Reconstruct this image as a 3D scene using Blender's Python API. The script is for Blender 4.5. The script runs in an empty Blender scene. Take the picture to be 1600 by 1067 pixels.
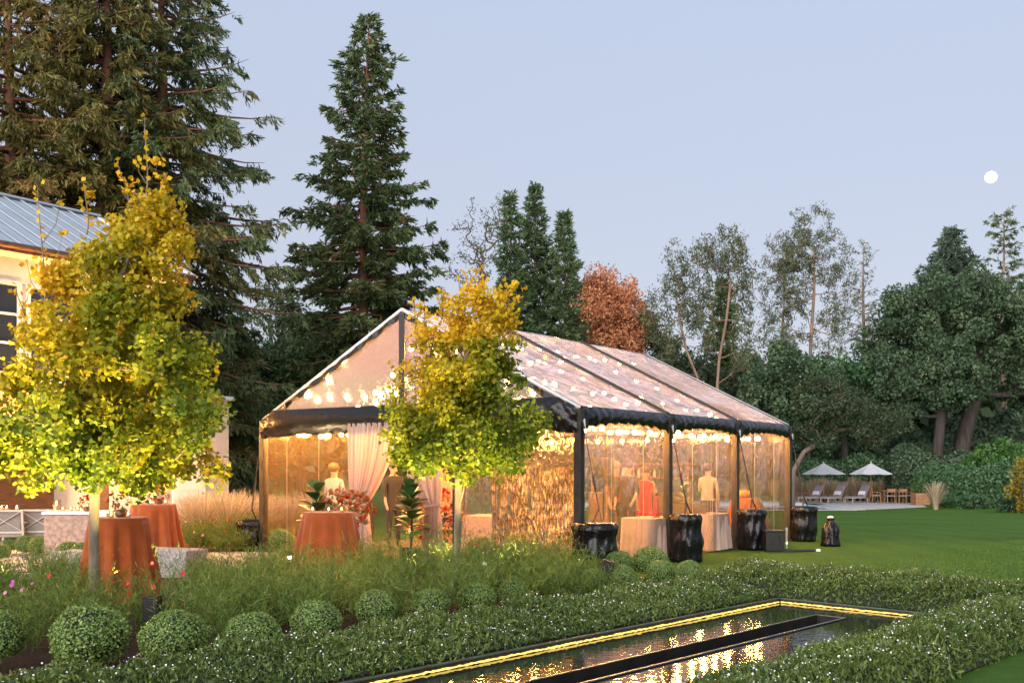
import bpy, bmesh, math, random
import numpy as np
from mathutils import Vector, Matrix
from mathutils.geometry import delaunay_2d_cdt

R = math.radians
random.seed(7)
rng = np.random.default_rng(11)
sc = bpy.context.scene
col = sc.collection

# ---------------------------------------------------------------- camera
F = 1556.0            # focal length in photo pixels (35 mm on a 36 mm frame)
HZ = 725.0            # horizon row in the photo
EYE = 1.75
cam_d = bpy.data.cameras.new('camera')
cam_d.lens = 35.0; cam_d.sensor_width = 36.0
cam_d.shift_y = (HZ - 533.5) / 1600.0
cam_d.clip_start = 0.1; cam_d.clip_end = 2000
cam = bpy.data.objects.new('camera', cam_d); col.objects.link(cam)
cam.location = (0, 0, EYE); cam.rotation_euler = (R(90), 0, 0)
sc.camera = cam

# ---------------------------------------------------------------- world, sun, exposure
SUN_AZ, SUN_EL = 205.7, 14.0         # opposite the full moon: the western afterglow
world = bpy.data.worlds.new('World'); sc.world = world; world.use_nodes = True
wn = world.node_tree; wn.nodes.clear()
w_out = wn.nodes.new('ShaderNodeOutputWorld')
w_bg = wn.nodes.new('ShaderNodeBackground'); w_bg.inputs[1].default_value = 0.15
w_sky = wn.nodes.new('ShaderNodeTexSky'); w_sky.sky_type = 'NISHITA'
w_sky.sun_disc = False; w_sky.sun_elevation = R(SUN_EL); w_sky.sun_rotation = R(SUN_AZ)
w_sky.air_density = 1.0; w_sky.dust_density = 1.2; w_sky.ozone_density = 2.2
w_mix = wn.nodes.new('ShaderNodeMix'); w_mix.data_type = 'RGBA'; w_mix.blend_type = 'MIX'
w_mix.inputs[0].default_value = 0.88                     # an even veil of high thin haze over the dusk sky
w_mix.inputs[7].default_value = (1.83, 1.93, 2.31, 1)
w_tc = wn.nodes.new('ShaderNodeTexCoord'); w_sep = wn.nodes.new('ShaderNodeSeparateXYZ')      # rosy twilight belt low down, bluer above, alike all round
w_mr = wn.nodes.new('ShaderNodeMapRange'); w_mr.inputs[1].default_value = 0.02; w_mr.inputs[2].default_value = 0.42
w_g = wn.nodes.new('ShaderNodeMix'); w_g.data_type = 'RGBA'
w_g.inputs[6].default_value = (1.86, 1.74, 1.92, 1); w_g.inputs[7].default_value = (1.76, 1.95, 2.40, 1)
wn.links.new(w_tc.outputs['Generated'], w_sep.inputs[0]); wn.links.new(w_sep.outputs[2], w_mr.inputs[0]); wn.links.new(w_mr.outputs[0], w_g.inputs[0])
wn.links.new(w_g.outputs[2], w_mix.inputs[7])
wn.links.new(w_sky.outputs[0], w_mix.inputs[6])
wn.links.new(w_mix.outputs[2], w_bg.inputs[0]); wn.links.new(w_bg.outputs[0], w_out.inputs[0])
sun_d = bpy.data.lights.new('sun', 'SUN'); sun_d.energy = 3.2; sun_d.angle = R(80); sun_d.color = (1.0, 0.93, 0.90)
sun = bpy.data.objects.new('sun', sun_d); col.objects.link(sun)
_a, _e = R(SUN_AZ), R(SUN_EL)
sun_dir = Vector((math.sin(_a) * math.cos(_e), math.cos(_a) * math.cos(_e), math.sin(_e)))
sun.rotation_euler = (-sun_dir).to_track_quat('-Z', 'Y').to_euler()
sc.view_settings.view_transform = 'Standard'; sc.view_settings.look = 'None'
sc.view_settings.exposure = 1.1; sc.view_settings.gamma = 1.0; sc.view_settings.use_curve_mapping = False
sc.render.engine = 'CYCLES'
sc.cycles.use_denoising = True
sc.cycles.max_bounces = 10; sc.cycles.diffuse_bounces = 3; sc.cycles.glossy_bounces = 4
sc.cycles.transmission_bounces = 6; sc.cycles.transparent_max_bounces = 20
sc.cycles.sample_clamp_indirect = 3.0; sc.cycles.sample_clamp_direct = 40.0
sc.cycles.caustics_reflective = False; sc.cycles.caustics_refractive = False

# ---------------------------------------------------------------- helpers: where things stand
def gz(y):            # the lawn falls gently away towards the swimming pool
    return 0.0 if y < 22 else (-0.6 if y > 50 else -0.6 * (y - 22) / 28.0)
def G(px, py):        # photo pixel of a point on level ground
    y = F * EYE / (py - HZ)
    if y > 22:
        for _ in range(12): y = F * (EYE - gz(y)) / (py - HZ)
    return Vector(((px - 800) / F * y, y, gz(y)))
def at(px, py, y):    # photo pixel of a point at a known distance
    return Vector(((px - 800) / F * y, y, EYE - (py - HZ) / F * y))
def X_at(px, y): return (px - 800) / F * y
def nrm(v):
    return v / np.maximum(np.linalg.norm(v, axis=-1, keepdims=True), 1e-9)

# ---------------------------------------------------------------- helpers: materials
MATS = {}
def nodes_of(name):
    m = bpy.data.materials.new(name); m.use_nodes = True
    nt = m.node_tree; nt.nodes.clear()
    return m, nt, nt.nodes.new, nt.links.new
def mat(name, c, rough=0.6, metal=0.0, var=0.15, scale=8.0, bump=0.0, bscale=40.0, spec=0.5, sheen=0.0, trans=0.0, stretch=None):
    if name in MATS: return MATS[name]
    m, nt, N, L = nodes_of(name)
    out = N('ShaderNodeOutputMaterial'); p = N('ShaderNodeBsdfPrincipled')
    tc = N('ShaderNodeTexCoord'); src = tc.outputs['Object']
    if stretch:
        mp = N('ShaderNodeMapping'); mp.inputs['Scale'].default_value = stretch
        L(src, mp.inputs['Vector']); src = mp.outputs[0]
    nz = N('ShaderNodeTexNoise'); nz.inputs['Scale'].default_value = scale; nz.inputs['Detail'].default_value = 6
    L(src, nz.inputs['Vector'])
    mx = N('ShaderNodeMix'); mx.data_type = 'RGBA'
    mx.inputs[6].default_value = (*[x * (1 - var) for x in c], 1); mx.inputs[7].default_value = (*[min(1, x * (1 + var)) for x in c], 1)
    mr = N('ShaderNodeMapRange'); mr.inputs[1].default_value = 0.3; mr.inputs[2].default_value = 0.7
    L(nz.outputs[0], mr.inputs[0]); L(mr.outputs[0], mx.inputs[0]); L(mx.outputs[2], p.inputs['Base Color'])
    p.inputs['Roughness'].default_value = rough; p.inputs['Metallic'].default_value = metal
    p.inputs['Specular IOR Level'].default_value = spec
    if sheen: p.inputs['Sheen Weight'].default_value = sheen
    if bump:
        nb = N('ShaderNodeTexNoise'); nb.inputs['Scale'].default_value = bscale; nb.inputs['Detail'].default_value = 5
        L(src, nb.inputs['Vector'])
        b = N('ShaderNodeBump'); b.inputs['Strength'].default_value = bump; b.inputs['Distance'].default_value = 0.02
        L(nb.outputs[0], b.inputs['Height']); L(b.outputs[0], p.inputs['Normal'])
    if trans:
        t = N('ShaderNodeBsdfTranslucent'); L(mx.outputs[2], t.inputs[0])
        ms = N('ShaderNodeMixShader'); ms.inputs[0].default_value = trans
        L(p.outputs[0], ms.inputs[1]); L(t.outputs[0], ms.inputs[2]); L(ms.outputs[0], out.inputs[0])
    else: L(p.outputs[0], out.inputs[0])
    MATS[name] = m; return m
def leafmat(name, stops, trans=0.25, rough=0.55, spec=0.3):
    if name in MATS: return MATS[name]
    m, nt, N, L = nodes_of(name)
    out = N('ShaderNodeOutputMaterial'); p = N('ShaderNodeBsdfPrincipled')
    a = N('ShaderNodeAttribute'); a.attribute_name = 'tint'
    r = N('ShaderNodeValToRGB'); e = r.color_ramp.elements
    k_ = 1.0 if name in ('ginkgo_leaf', 'flower_petal', 'straw', 'yellow_leaf') else 1.35
    stops = [(p_, [min(.7, v * k_) for v in c_]) for p_, c_ in stops]
    while len(e) < len(stops): e.new(0.5)
    for k, (pos, c) in enumerate(stops): e[k].position = pos; e[k].color = (*c, 1)
    L(a.outputs['Fac'], r.inputs[0]); L(r.outputs[0], p.inputs['Base Color'])
    p.inputs['Roughness'].default_value = rough; p.inputs['Specular IOR Level'].default_value = spec
    t = N('ShaderNodeBsdfTranslucent'); L(r.outputs[0], t.inputs[0])
    ms = N('ShaderNodeMixShader'); ms.inputs[0].default_value = trans
    L(p.outputs[0], ms.inputs[1]); L(t.outputs[0], ms.inputs[2]); L(ms.outputs[0], out.inputs[0])
    MATS[name] = m; return m
def glow(name, c, s):
    if name in MATS: return MATS[name]
    m, nt, N, L = nodes_of(name)
    out = N('ShaderNodeOutputMaterial'); e = N('ShaderNodeEmission')
    e.inputs[0].default_value = (*c, 1); e.inputs[1].default_value = s
    L(e.outputs[0], out.inputs[0]); MATS[name] = m; return m
def vinyl(name, haze, gloss, refr, bump, bscale, tint=(1, 1, 1), rough=0.08, rrough=0.2, stretch=(1, 1, 1), hazecol=(.75, .72, .72), tlf=.55, mottle=0, ior=1.06):
    """clear pvc sheet: mostly see-through, a hazy veil, sharp reflections, crinkles that bend light"""
    m, nt, N, L = nodes_of(name)
    out = N('ShaderNodeOutputMaterial')
    tc = N('ShaderNodeTexCoord'); mp = N('ShaderNodeMapping'); mp.inputs['Scale'].default_value = stretch
    L(tc.outputs['Object'], mp.inputs[0])
    n1 = N('ShaderNodeTexNoise'); n1.inputs['Scale'].default_value = bscale; n1.inputs['Detail'].default_value = 4; n1.inputs['Distortion'].default_value = 1.5
    n2 = N('ShaderNodeTexVoronoi'); n2.inputs['Scale'].default_value = bscale * 1.7; n2.feature = 'SMOOTH_F1'
    L(mp.outputs[0], n1.inputs['Vector']); L(mp.outputs[0], n2.inputs['Vector'])
    ad = N('ShaderNodeMath'); ad.operation = 'ADD'; L(n1.outputs[0], ad.inputs[0]); L(n2.outputs[0], ad.inputs[1])
    b = N('ShaderNodeBump'); b.inputs['Strength'].default_value = bump; b.inputs['Distance'].default_value = 0.03
    L(ad.outputs[0], b.inputs['Height'])
    tr = N('ShaderNodeBsdfTransparent'); tr.inputs[0].default_value = (*tint, 1)
    df = N('ShaderNodeBsdfDiffuse'); df.inputs[0].default_value = (*hazecol, 1)
    tl = N('ShaderNodeBsdfTranslucent'); tl.inputs[0].default_value = (*hazecol, 1)
    hz = N('ShaderNodeMixShader'); hz.inputs[0].default_value = tlf; L(df.outputs[0], hz.inputs[1]); L(tl.outputs[0], hz.inputs[2])
    s = N('ShaderNodeMixShader'); s.inputs[0].default_value = haze; L(tr.outputs[0], s.inputs[1]); L(hz.outputs[0], s.inputs[2])
    if mottle:      # noise in the haze imitates sparkle on lit scuffs and creases
        nm = N('ShaderNodeTexNoise'); nm.inputs['Scale'].default_value = mottle; nm.inputs['Detail'].default_value = 8; nm.inputs['Roughness'].default_value = .75; nm.inputs['Distortion'].default_value = 2.0
        L(mp.outputs[0], nm.inputs['Vector'])
        mq = N('ShaderNodeMapRange'); mq.inputs[1].default_value = .42; mq.inputs[2].default_value = .68; mq.inputs[3].default_value = haze * .25; mq.inputs[4].default_value = min(1, haze * 3.0)
        L(nm.outputs[0], mq.inputs[0]); L(mq.outputs[0], s.inputs[0])
    cur = s
    if refr > 0:
        rf = N('ShaderNodeBsdfRefraction'); rf.inputs['IOR'].default_value = ior; rf.inputs['Roughness'].default_value = rrough
        rf.inputs[0].default_value = (1, .97, .92, 1); L(b.outputs[0], rf.inputs['Normal'])
        if refr >= 1: L(rf.outputs[0], s.inputs[1])
        else:
            s2 = N('ShaderNodeMixShader'); s2.inputs[0].default_value = refr; L(cur.outputs[0], s2.inputs[1]); L(rf.outputs[0], s2.inputs[2]); cur = s2
    gl = N('ShaderNodeBsdfGlossy'); gl.inputs[0].default_value = (1, .93, .93, 1); gl.inputs['Roughness'].default_value = rough; L(b.outputs[0], gl.inputs['Normal'])
    fr = N('ShaderNodeLayerWeight'); fr.inputs[0].default_value = 0.18
    mm = N('ShaderNodeMath'); mm.operation = 'MULTIPLY_ADD'; mm.use_clamp = True
    L(fr.outputs['Fresnel'], mm.inputs[0]); mm.inputs[1].default_value = gloss; mm.inputs[2].default_value = 0.03
    s3 = N('ShaderNodeMixShader'); L(mm.outputs[0], s3.inputs[0]); L(cur.outputs[0], s3.inputs[1]); L(gl.outputs[0], s3.inputs[2])
    L(s3.outputs[0], out.inputs[0]); MATS[name] = m; return m

# ---------------------------------------------------------------- helpers: objects
def wloc(o):
    v = Vector((0, 0, 0))
    while o is not None: v += o.location; o = o.parent
    return v
def tag(o, label=None, cat=None, group=None, kind=None):
    if label: o['label'] = label
    if cat: o['category'] = cat
    if group: o['group'] = group
    if kind: o['kind'] = kind
    return o
def thing(name, label, cat, loc=(0, 0, 0), group=None, rz=0.0):
    o = bpy.data.objects.new(name, None); col.objects.link(o); o.empty_display_size = 0.1
    o.location = loc; o.rotation_euler = (0, 0, rz)
    return tag(o, label, cat, group)
def link(name, me, parent=None, loc=None):
    o = bpy.data.objects.new(name, me); col.objects.link(o)
    if parent is not None: o.parent = parent
    if loc is not None: o.location = loc
    return o
def copy_tree(o, parent=None):
    c = o.copy(); col.objects.link(c)
    if parent is not None: c.parent = parent
    for ch in list(o.children): copy_tree(ch, c)
    return c
def np_mesh(name, V, Fc, m, tint=None, smooth=False):
    me = bpy.data.meshes.new(name)
    V = np.ascontiguousarray(V, dtype=np.float32); Fc = np.ascontiguousarray(Fc, dtype=np.int32)
    k = Fc.shape[1]; n = Fc.shape[0]
    me.vertices.add(len(V)); me.vertices.foreach_set('co', V.ravel())
    me.loops.add(n * k); me.loops.foreach_set('vertex_index', Fc.ravel())
    me.polygons.add(n); me.polygons.foreach_set('loop_start', np.arange(n, dtype=np.int32) * k)
    if smooth: me.polygons.foreach_set('use_smooth', np.ones(n, dtype=bool))
    me.update(calc_edges=True)
    if tint is not None:
        me.attributes.new('tint', 'FLOAT', 'POINT').data.foreach_set('value', np.ascontiguousarray(tint, dtype=np.float32))
    me.materials.append(m)
    return me
class MB:
    """collects shapes; build() links them as ONE mesh object"""
    def __init__(s): s.V = []; s.F = []; s.M = []; s.mi = 0
    def add(s, V, Fc):
        o = len(s.V); s.V += [tuple(v) for v in V]
        for f in Fc: s.F.append(tuple(i + o for i in f)); s.M.append(s.mi)
        return s
    def box(s, c, size, rz=0.0, axes=None, taper=1.0, ch=0.0):
        c = Vector(c); h = Vector(size) / 2
        ax = axes or (Vector((math.cos(rz), math.sin(rz), 0)), Vector((-math.sin(rz), math.cos(rz), 0)), Vector((0, 0, 1)))
        V = []
        for k in (-1, 1):
            t = 1.0 if k < 0 else taper
            for i, j in ((-1, -1), (1, -1), (1, 1), (-1, 1)):
                V.append(c + ax[0] * (i * h.x * t) + ax[1] * (j * h.y * t) + ax[2] * (k * h.z))
        return s.add(V, [(3, 2, 1, 0), (4, 5, 6, 7), (0, 1, 5, 4), (1, 2, 6, 5), (2, 3, 7, 6), (3, 0, 4, 7)])
    def bar(s, a, b, w, d=None, up=(0, 0, 1)):
        a, b = Vector(a), Vector(b); d = d or w
        z = (b - a).normalized(); u = Vector(up)
        if abs(z.dot(u)) > 0.97: u = Vector((1, 0, 0))
        x = z.cross(u).normalized(); y = z.cross(x).normalized()
        return s.box((a + b) / 2, (w, d, (b - a).length), axes=(x, y, z))
    def tube(s, pts, rad, n=8, cap=True):
        pts = [Vector(p) for p in pts]; m = len(pts)
        rad = [rad] * m if isinstance(rad, (int, float)) else rad
        V = []; x = None
        for i, p in enumerate(pts):
            t = (pts[min(i + 1, m - 1)] - pts[max(i - 1, 0)]).normalized()
            if x is None:
                u = Vector((0, 0, 1)) if abs(t.z) < 0.9 else Vector((1, 0, 0)); x = t.cross(u).normalized()
            else:
                x = (x - t * x.dot(t)).normalized()
            y = t.cross(x)
            for k in range(n):
                a = 2 * math.pi * k / n; V.append(p + (x * math.cos(a) + y * math.sin(a)) * rad[i])
        Fc = [(i * n + k, i * n + (k + 1) % n, (i + 1) * n + (k + 1) % n, (i + 1) * n + k) for i in range(m - 1) for k in range(n)]
        if cap: Fc += [tuple(range(n - 1, -1, -1)), tuple((m - 1) * n + k for k in range(n))]
        return s.add(V, Fc)
    def lathe(s, prof, c=(0, 0, 0), n=16, fn=None, cap=True):
        V = []; c = Vector(c); m = len(prof)
        for i, (r, z) in enumerate(prof):
            for k in range(n):
                a = 2 * math.pi * k / n; rr = r if fn is None else fn(r, z, a, i)
                V.append(c + Vector((rr * math.cos(a), rr * math.sin(a), z)))
        Fc = [(i * n + k, i * n + (k + 1) % n, (i + 1) * n + (k + 1) % n, (i + 1) * n + k) for i in range(m - 1) for k in range(n)]
        if cap: Fc += [tuple(range(n - 1, -1, -1)), tuple((m - 1) * n + k for k in range(n))]
        return s.add(V, Fc)
    def ball(s, c, r, n=8, m=5):
        r = (r, r, r) if isinstance(r, (int, float)) else r
        V = [Vector(c) + Vector((0, 0, -r[2]))]
        for i in range(1, m):
            a = math.pi * i / m
            for k in range(n):
                b = 2 * math.pi * k / n
                V.append(Vector(c) + Vector((r[0] * math.sin(a) * math.cos(b), r[1] * math.sin(a) * math.sin(b), -r[2] * math.cos(a))))
        V.append(Vector(c) + Vector((0, 0, r[2]))); t = len(V) - 1
        Fc = [(0, 1 + (k + 1) % n, 1 + k) for k in range(n)]
        for i in range(m - 2):
            for k in range(n):
                a0 = 1 + i * n; b0 = a0 + n
                Fc.append((a0 + k, a0 + (k + 1) % n, b0 + (k + 1) % n, b0 + k))
        a0 = 1 + (m - 2) * n
        Fc += [(a0 + k, a0 + (k + 1) % n, t) for k in range(n)]
        return s.add(V, Fc)
    def grid(s, fn, nu, nv):
        V = [fn(i / nu, j / nv) for j in range(nv + 1) for i in range(nu + 1)]
        w = nu + 1
        return s.add(V, [(j * w + i, j * w + i + 1, (j + 1) * w + i + 1, (j + 1) * w + i) for j in range(nv) for i in range(nu)])
    def mesh(s, name, m, o=Vector((0, 0, 0)), smooth=False):
        me = bpy.data.meshes.new(name)
        me.from_pydata([(v[0] - o.x, v[1] - o.y, v[2] - o.z) for v in s.V], [], s.F)
        for q in (m if isinstance(m, (list, tuple)) else [m]): me.materials.append(q)
        if isinstance(m, (list, tuple)): me.polygons.foreach_set('material_index', s.M)
        if smooth: me.polygons.foreach_set('use_smooth', [True] * len(me.polygons))
        me.update(); return me
    def build(s, name, m, parent=None, smooth=False, bevel=0.0, world=True):
        o = wloc(parent) if (parent is not None and world) else Vector((0, 0, 0))
        ob = link(name, s.mesh(name, m, o, smooth), parent)
        if bevel:
            b = ob.modifiers.new('bevel', 'BEVEL'); b.width = bevel; b.segments = 2; b.limit_method = 'ANGLE'
        return ob
def sheet(name, poly, dz, m, holes=(), lines=(22.0, 50.0), kind='structure'):
    """a flat piece of ground that follows the fall of the lawn"""
    pts = [Vector((p[0], p[1])) for p in poly]; n = len(pts)
    edges = [(i, (i + 1) % n) for i in range(n)]
    for h in holes:
        b = len(pts); pts += [Vector((p[0], p[1])) for p in h]
        edges += [(b + i, b + (i + 1) % len(h)) for i in range(len(h))]
    xs = [p[0] for p in poly]; ys = [p[1] for p in poly]
    for yl in lines:
        if min(ys) < yl < max(ys):
            b = len(pts); pts += [Vector((min(xs) - 1, yl)), Vector((max(xs) + 1, yl))]; edges.append((b, b + 1))
    r = delaunay_2d_cdt(pts, edges, [], 0, 1e-5)
    V, Fc = r[0], r[2]
    def inside(q, pl):
        c = False; j = len(pl) - 1
        for i in range(len(pl)):
            if (pl[i][1] > q[1]) != (pl[j][1] > q[1]) and q[0] < (pl[j][0] - pl[i][0]) * (q[1] - pl[i][1]) / (pl[j][1] - pl[i][1]) + pl[i][0]: c = not c
            j = i
        return c
    keep = []
    for f in Fc:
        q = (sum(V[i].x for i in f) / len(f), sum(V[i].y for i in f) / len(f))
        if inside(q, poly) and not any(inside(q, h) for h in holes): keep.append(list(f))
    me = bpy.data.meshes.new(name)
    me.from_pydata([(v.x, v.y, gz(v.y) + dz) for v in V], [], keep); me.materials.append(m); me.update()
    bm = bmesh.new(); bm.from_mesh(me)
    bmesh.ops.delete(bm, geom=[v for v in bm.verts if not v.link_faces], context='VERTS'); bmesh.ops.recalc_face_normals(bm, faces=bm.faces)
    for f in bm.faces:
        if f.normal.z < 0: f.normal_flip()
    bm.to_mesh(me); bm.free()
    return tag(link(name, me), kind=kind)

# ---------------------------------------------------------------- helpers: leaves, trees
def rhombs(C, D, W, L, N=None):
    """n leaf-shaped quads: centre, long axis, width, length"""
    n = len(C)
    if N is None: N = rng.normal(size=(n, 3))
    S = nrm(np.cross(D, N))
    W = np.broadcast_to(W, (n,))[:, None]; L = np.broadcast_to(L, (n,))[:, None]
    V = np.stack([C - D * L / 2, C + S * W / 2 + D * L * .05, C + D * L / 2, C - S * W / 2 + D * L * .05], 1).reshape(-1, 3)
    Fc = np.arange(4 * n).reshape(n, 4)
    return V, Fc
def frusta(P0, P1, r0, r1, n=5):
    """many tapered limbs at once"""
    P0, P1 = np.asarray(P0, float), np.asarray(P1, float); m = len(P0)
    T = nrm(P1 - P0); U = np.where(np.abs(T[:, 2:3]) < .9, np.array([[0, 0, 1.]]), np.array([[1., 0, 0]]))
    X = nrm(np.cross(T, U)); Y = np.cross(T, X)
    a = np.arange(n) * 2 * math.pi / n
    ring = X[:, None] * np.cos(a)[None, :, None] + Y[:, None] * np.sin(a)[None, :, None]
    V = np.concatenate([P0[:, None] + ring * np.asarray(r0)[:, None, None], P1[:, None] + ring * np.asarray(r1)[:, None, None]], 1).reshape(-1, 3)
    k = np.arange(n); f = np.stack([k, (k + 1) % n, n + (k + 1) % n, n + k], 1)
    Fc = (f[None] + (np.arange(m) * 2 * n)[:, None, None]).reshape(-1, 4)
    return V, Fc
def join(parts):
    Vs, Fs, o = [], [], 0
    for V, Fc in parts: Vs.append(V); Fs.append(Fc + o); o += len(V)
    return np.concatenate(Vs), np.concatenate(Fs)
def bark(name, c, var=.35, sz=6):
    return mat(name, c, .9, 0, var, sz, .9, 22, .2, stretch=(1, 1, .18))
# ---------------------------------------------------------------- trees
def conifer(name, label, base, H, cb, Rmax, seed, nb=130, per=26, L=.30, W=.05, droop=-.35, up=.5, hang=.45, shape=.8, trunk_r=.3,
            leaf='redwood_leaf', barkm='redwood_bark', lean=(0, 0), sag=.25, group=None, gap=.0, low=0.25, tint0=.5, az0=None, prof=None, spread=.55):
    r = np.random.default_rng(seed); base = np.array(base, float)
    t = thing(name, label, 'tree', base, group)
    pts = []; rad = []
    for k in range(13):
        u = k / 12; pts.append((lean[0] * u + .06 * math.sin(u * 9 + seed), lean[1] * u, H * u)); rad.append(trunk_r * (1 - u) ** .85 + .02 + (trunk_r * .5 * max(0, 1 - u * 14)))
    mb = MB(); mb.tube(pts, rad, 10)
    tr = mb.build('trunk', MATS[barkm], t, smooth=True, world=False)
    P0, P1, R0, R1, CC, DD, TT, LL = [], [], [], [], [], [], [], []
    for i in range(nb):
        u = min(.995, max(0, (i + r.uniform(-.4, .4)) / nb)); z = cb + (H - cb) * u
        pr = prof(u) if prof else Rmax * ((1 - u) ** shape) * (low + (1 - low) * min(1, u * 4 + .0)) + .25
        if r.random() < gap: continue
        Lb = pr * r.uniform(.62, 1.12); az = (i * 2.39996 + r.uniform(-.5, .5)) if az0 is None else az0(u, r)
        e = droop + (up - droop) * u + r.uniform(-.12, .12)
        d = np.array([math.cos(az), math.sin(az), 0.0]); side = np.array([-d[1], d[0], 0.0])
        q = np.linspace(0, 1, 6)
        c0 = np.array([lean[0] * z / H, lean[1] * z / H, z])
        path = c0 + np.outer(q * Lb * math.cos(e), d) + np.outer(q * Lb * math.sin(e) - sag * Lb * q ** 2 + sag * .9 * Lb * q ** 3.2, [0, 0, 1.])
        rb = max(.012, .022 * Lb)
        for k in range(5): P0.append(path[k]); P1.append(path[k + 1]); R0.append(rb * (1 - q[k]) + .006); R1.append(rb * (1 - q[k + 1]) + .006)
        nt = max(4, int(Lb / .2))
        f = r.uniform(.12 if Lb > 1 else 0, 1, nt)
        B = np.stack([np.interp(f, q, path[:, a]) for a in range(3)], 1)
        tl = (.16 + .34 * Lb * (1 - f * .75)) * r.uniform(.5, 1.15, nt); tl = np.minimum(tl, spread * 2.2)
        sgn = np.where(r.random(nt) < .5, -1, 1)[:, None]
        td = nrm(d[None] * r.uniform(.5, 1.1, (nt, 1)) + side[None] * sgn * r.uniform(.35, 1.1, (nt, 1)) + np.array([0, 0, 1.]) * (r.uniform(-.45, .25, (nt, 1)) - hang * .35))
        cnt = np.maximum(3, (per * tl).astype(int)); idx = np.repeat(np.arange(nt), cnt); n = len(idx)
        w = r.random(n)[:, None] ** .8
        C = B[idx] + td[idx] * (tl[idx][:, None] * w) + r.normal(size=(n, 3)) * .045 + np.array([0, 0, -1.]) * (hang * .25 * tl[idx][:, None] * w ** 2)
        D = nrm(td[idx] + r.normal(size=(n, 3)) * .5 + np.array([0, 0, -1.]) * hang * r.uniform(0, 1.2, (n, 1)))
        CC.append(C + D * L * .3); DD.append(D); LL.append(L * r.uniform(.6, 1.25, n))
        TT.append(np.clip(tint0 + r.normal(0, .10) + (w[:, 0] - .5) * .25 + r.normal(0, .12, n), 0, 1))
    V, Fc = frusta(P0, P1, R0, R1, 4)
    tag(link('branches', np_mesh('branches', V, Fc, MATS[barkm], None, True), t), kind='stuff')
    C, D = np.concatenate(CC), np.concatenate(DD); LL = np.concatenate(LL)
    V, Fc = rhombs(C, D, LL * W / L, LL)
    tag(link('crown', np_mesh('crown', V, Fc, MATS[leaf], np.repeat(np.concatenate(TT), 4)), t), kind='stuff')
    return t

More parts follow.
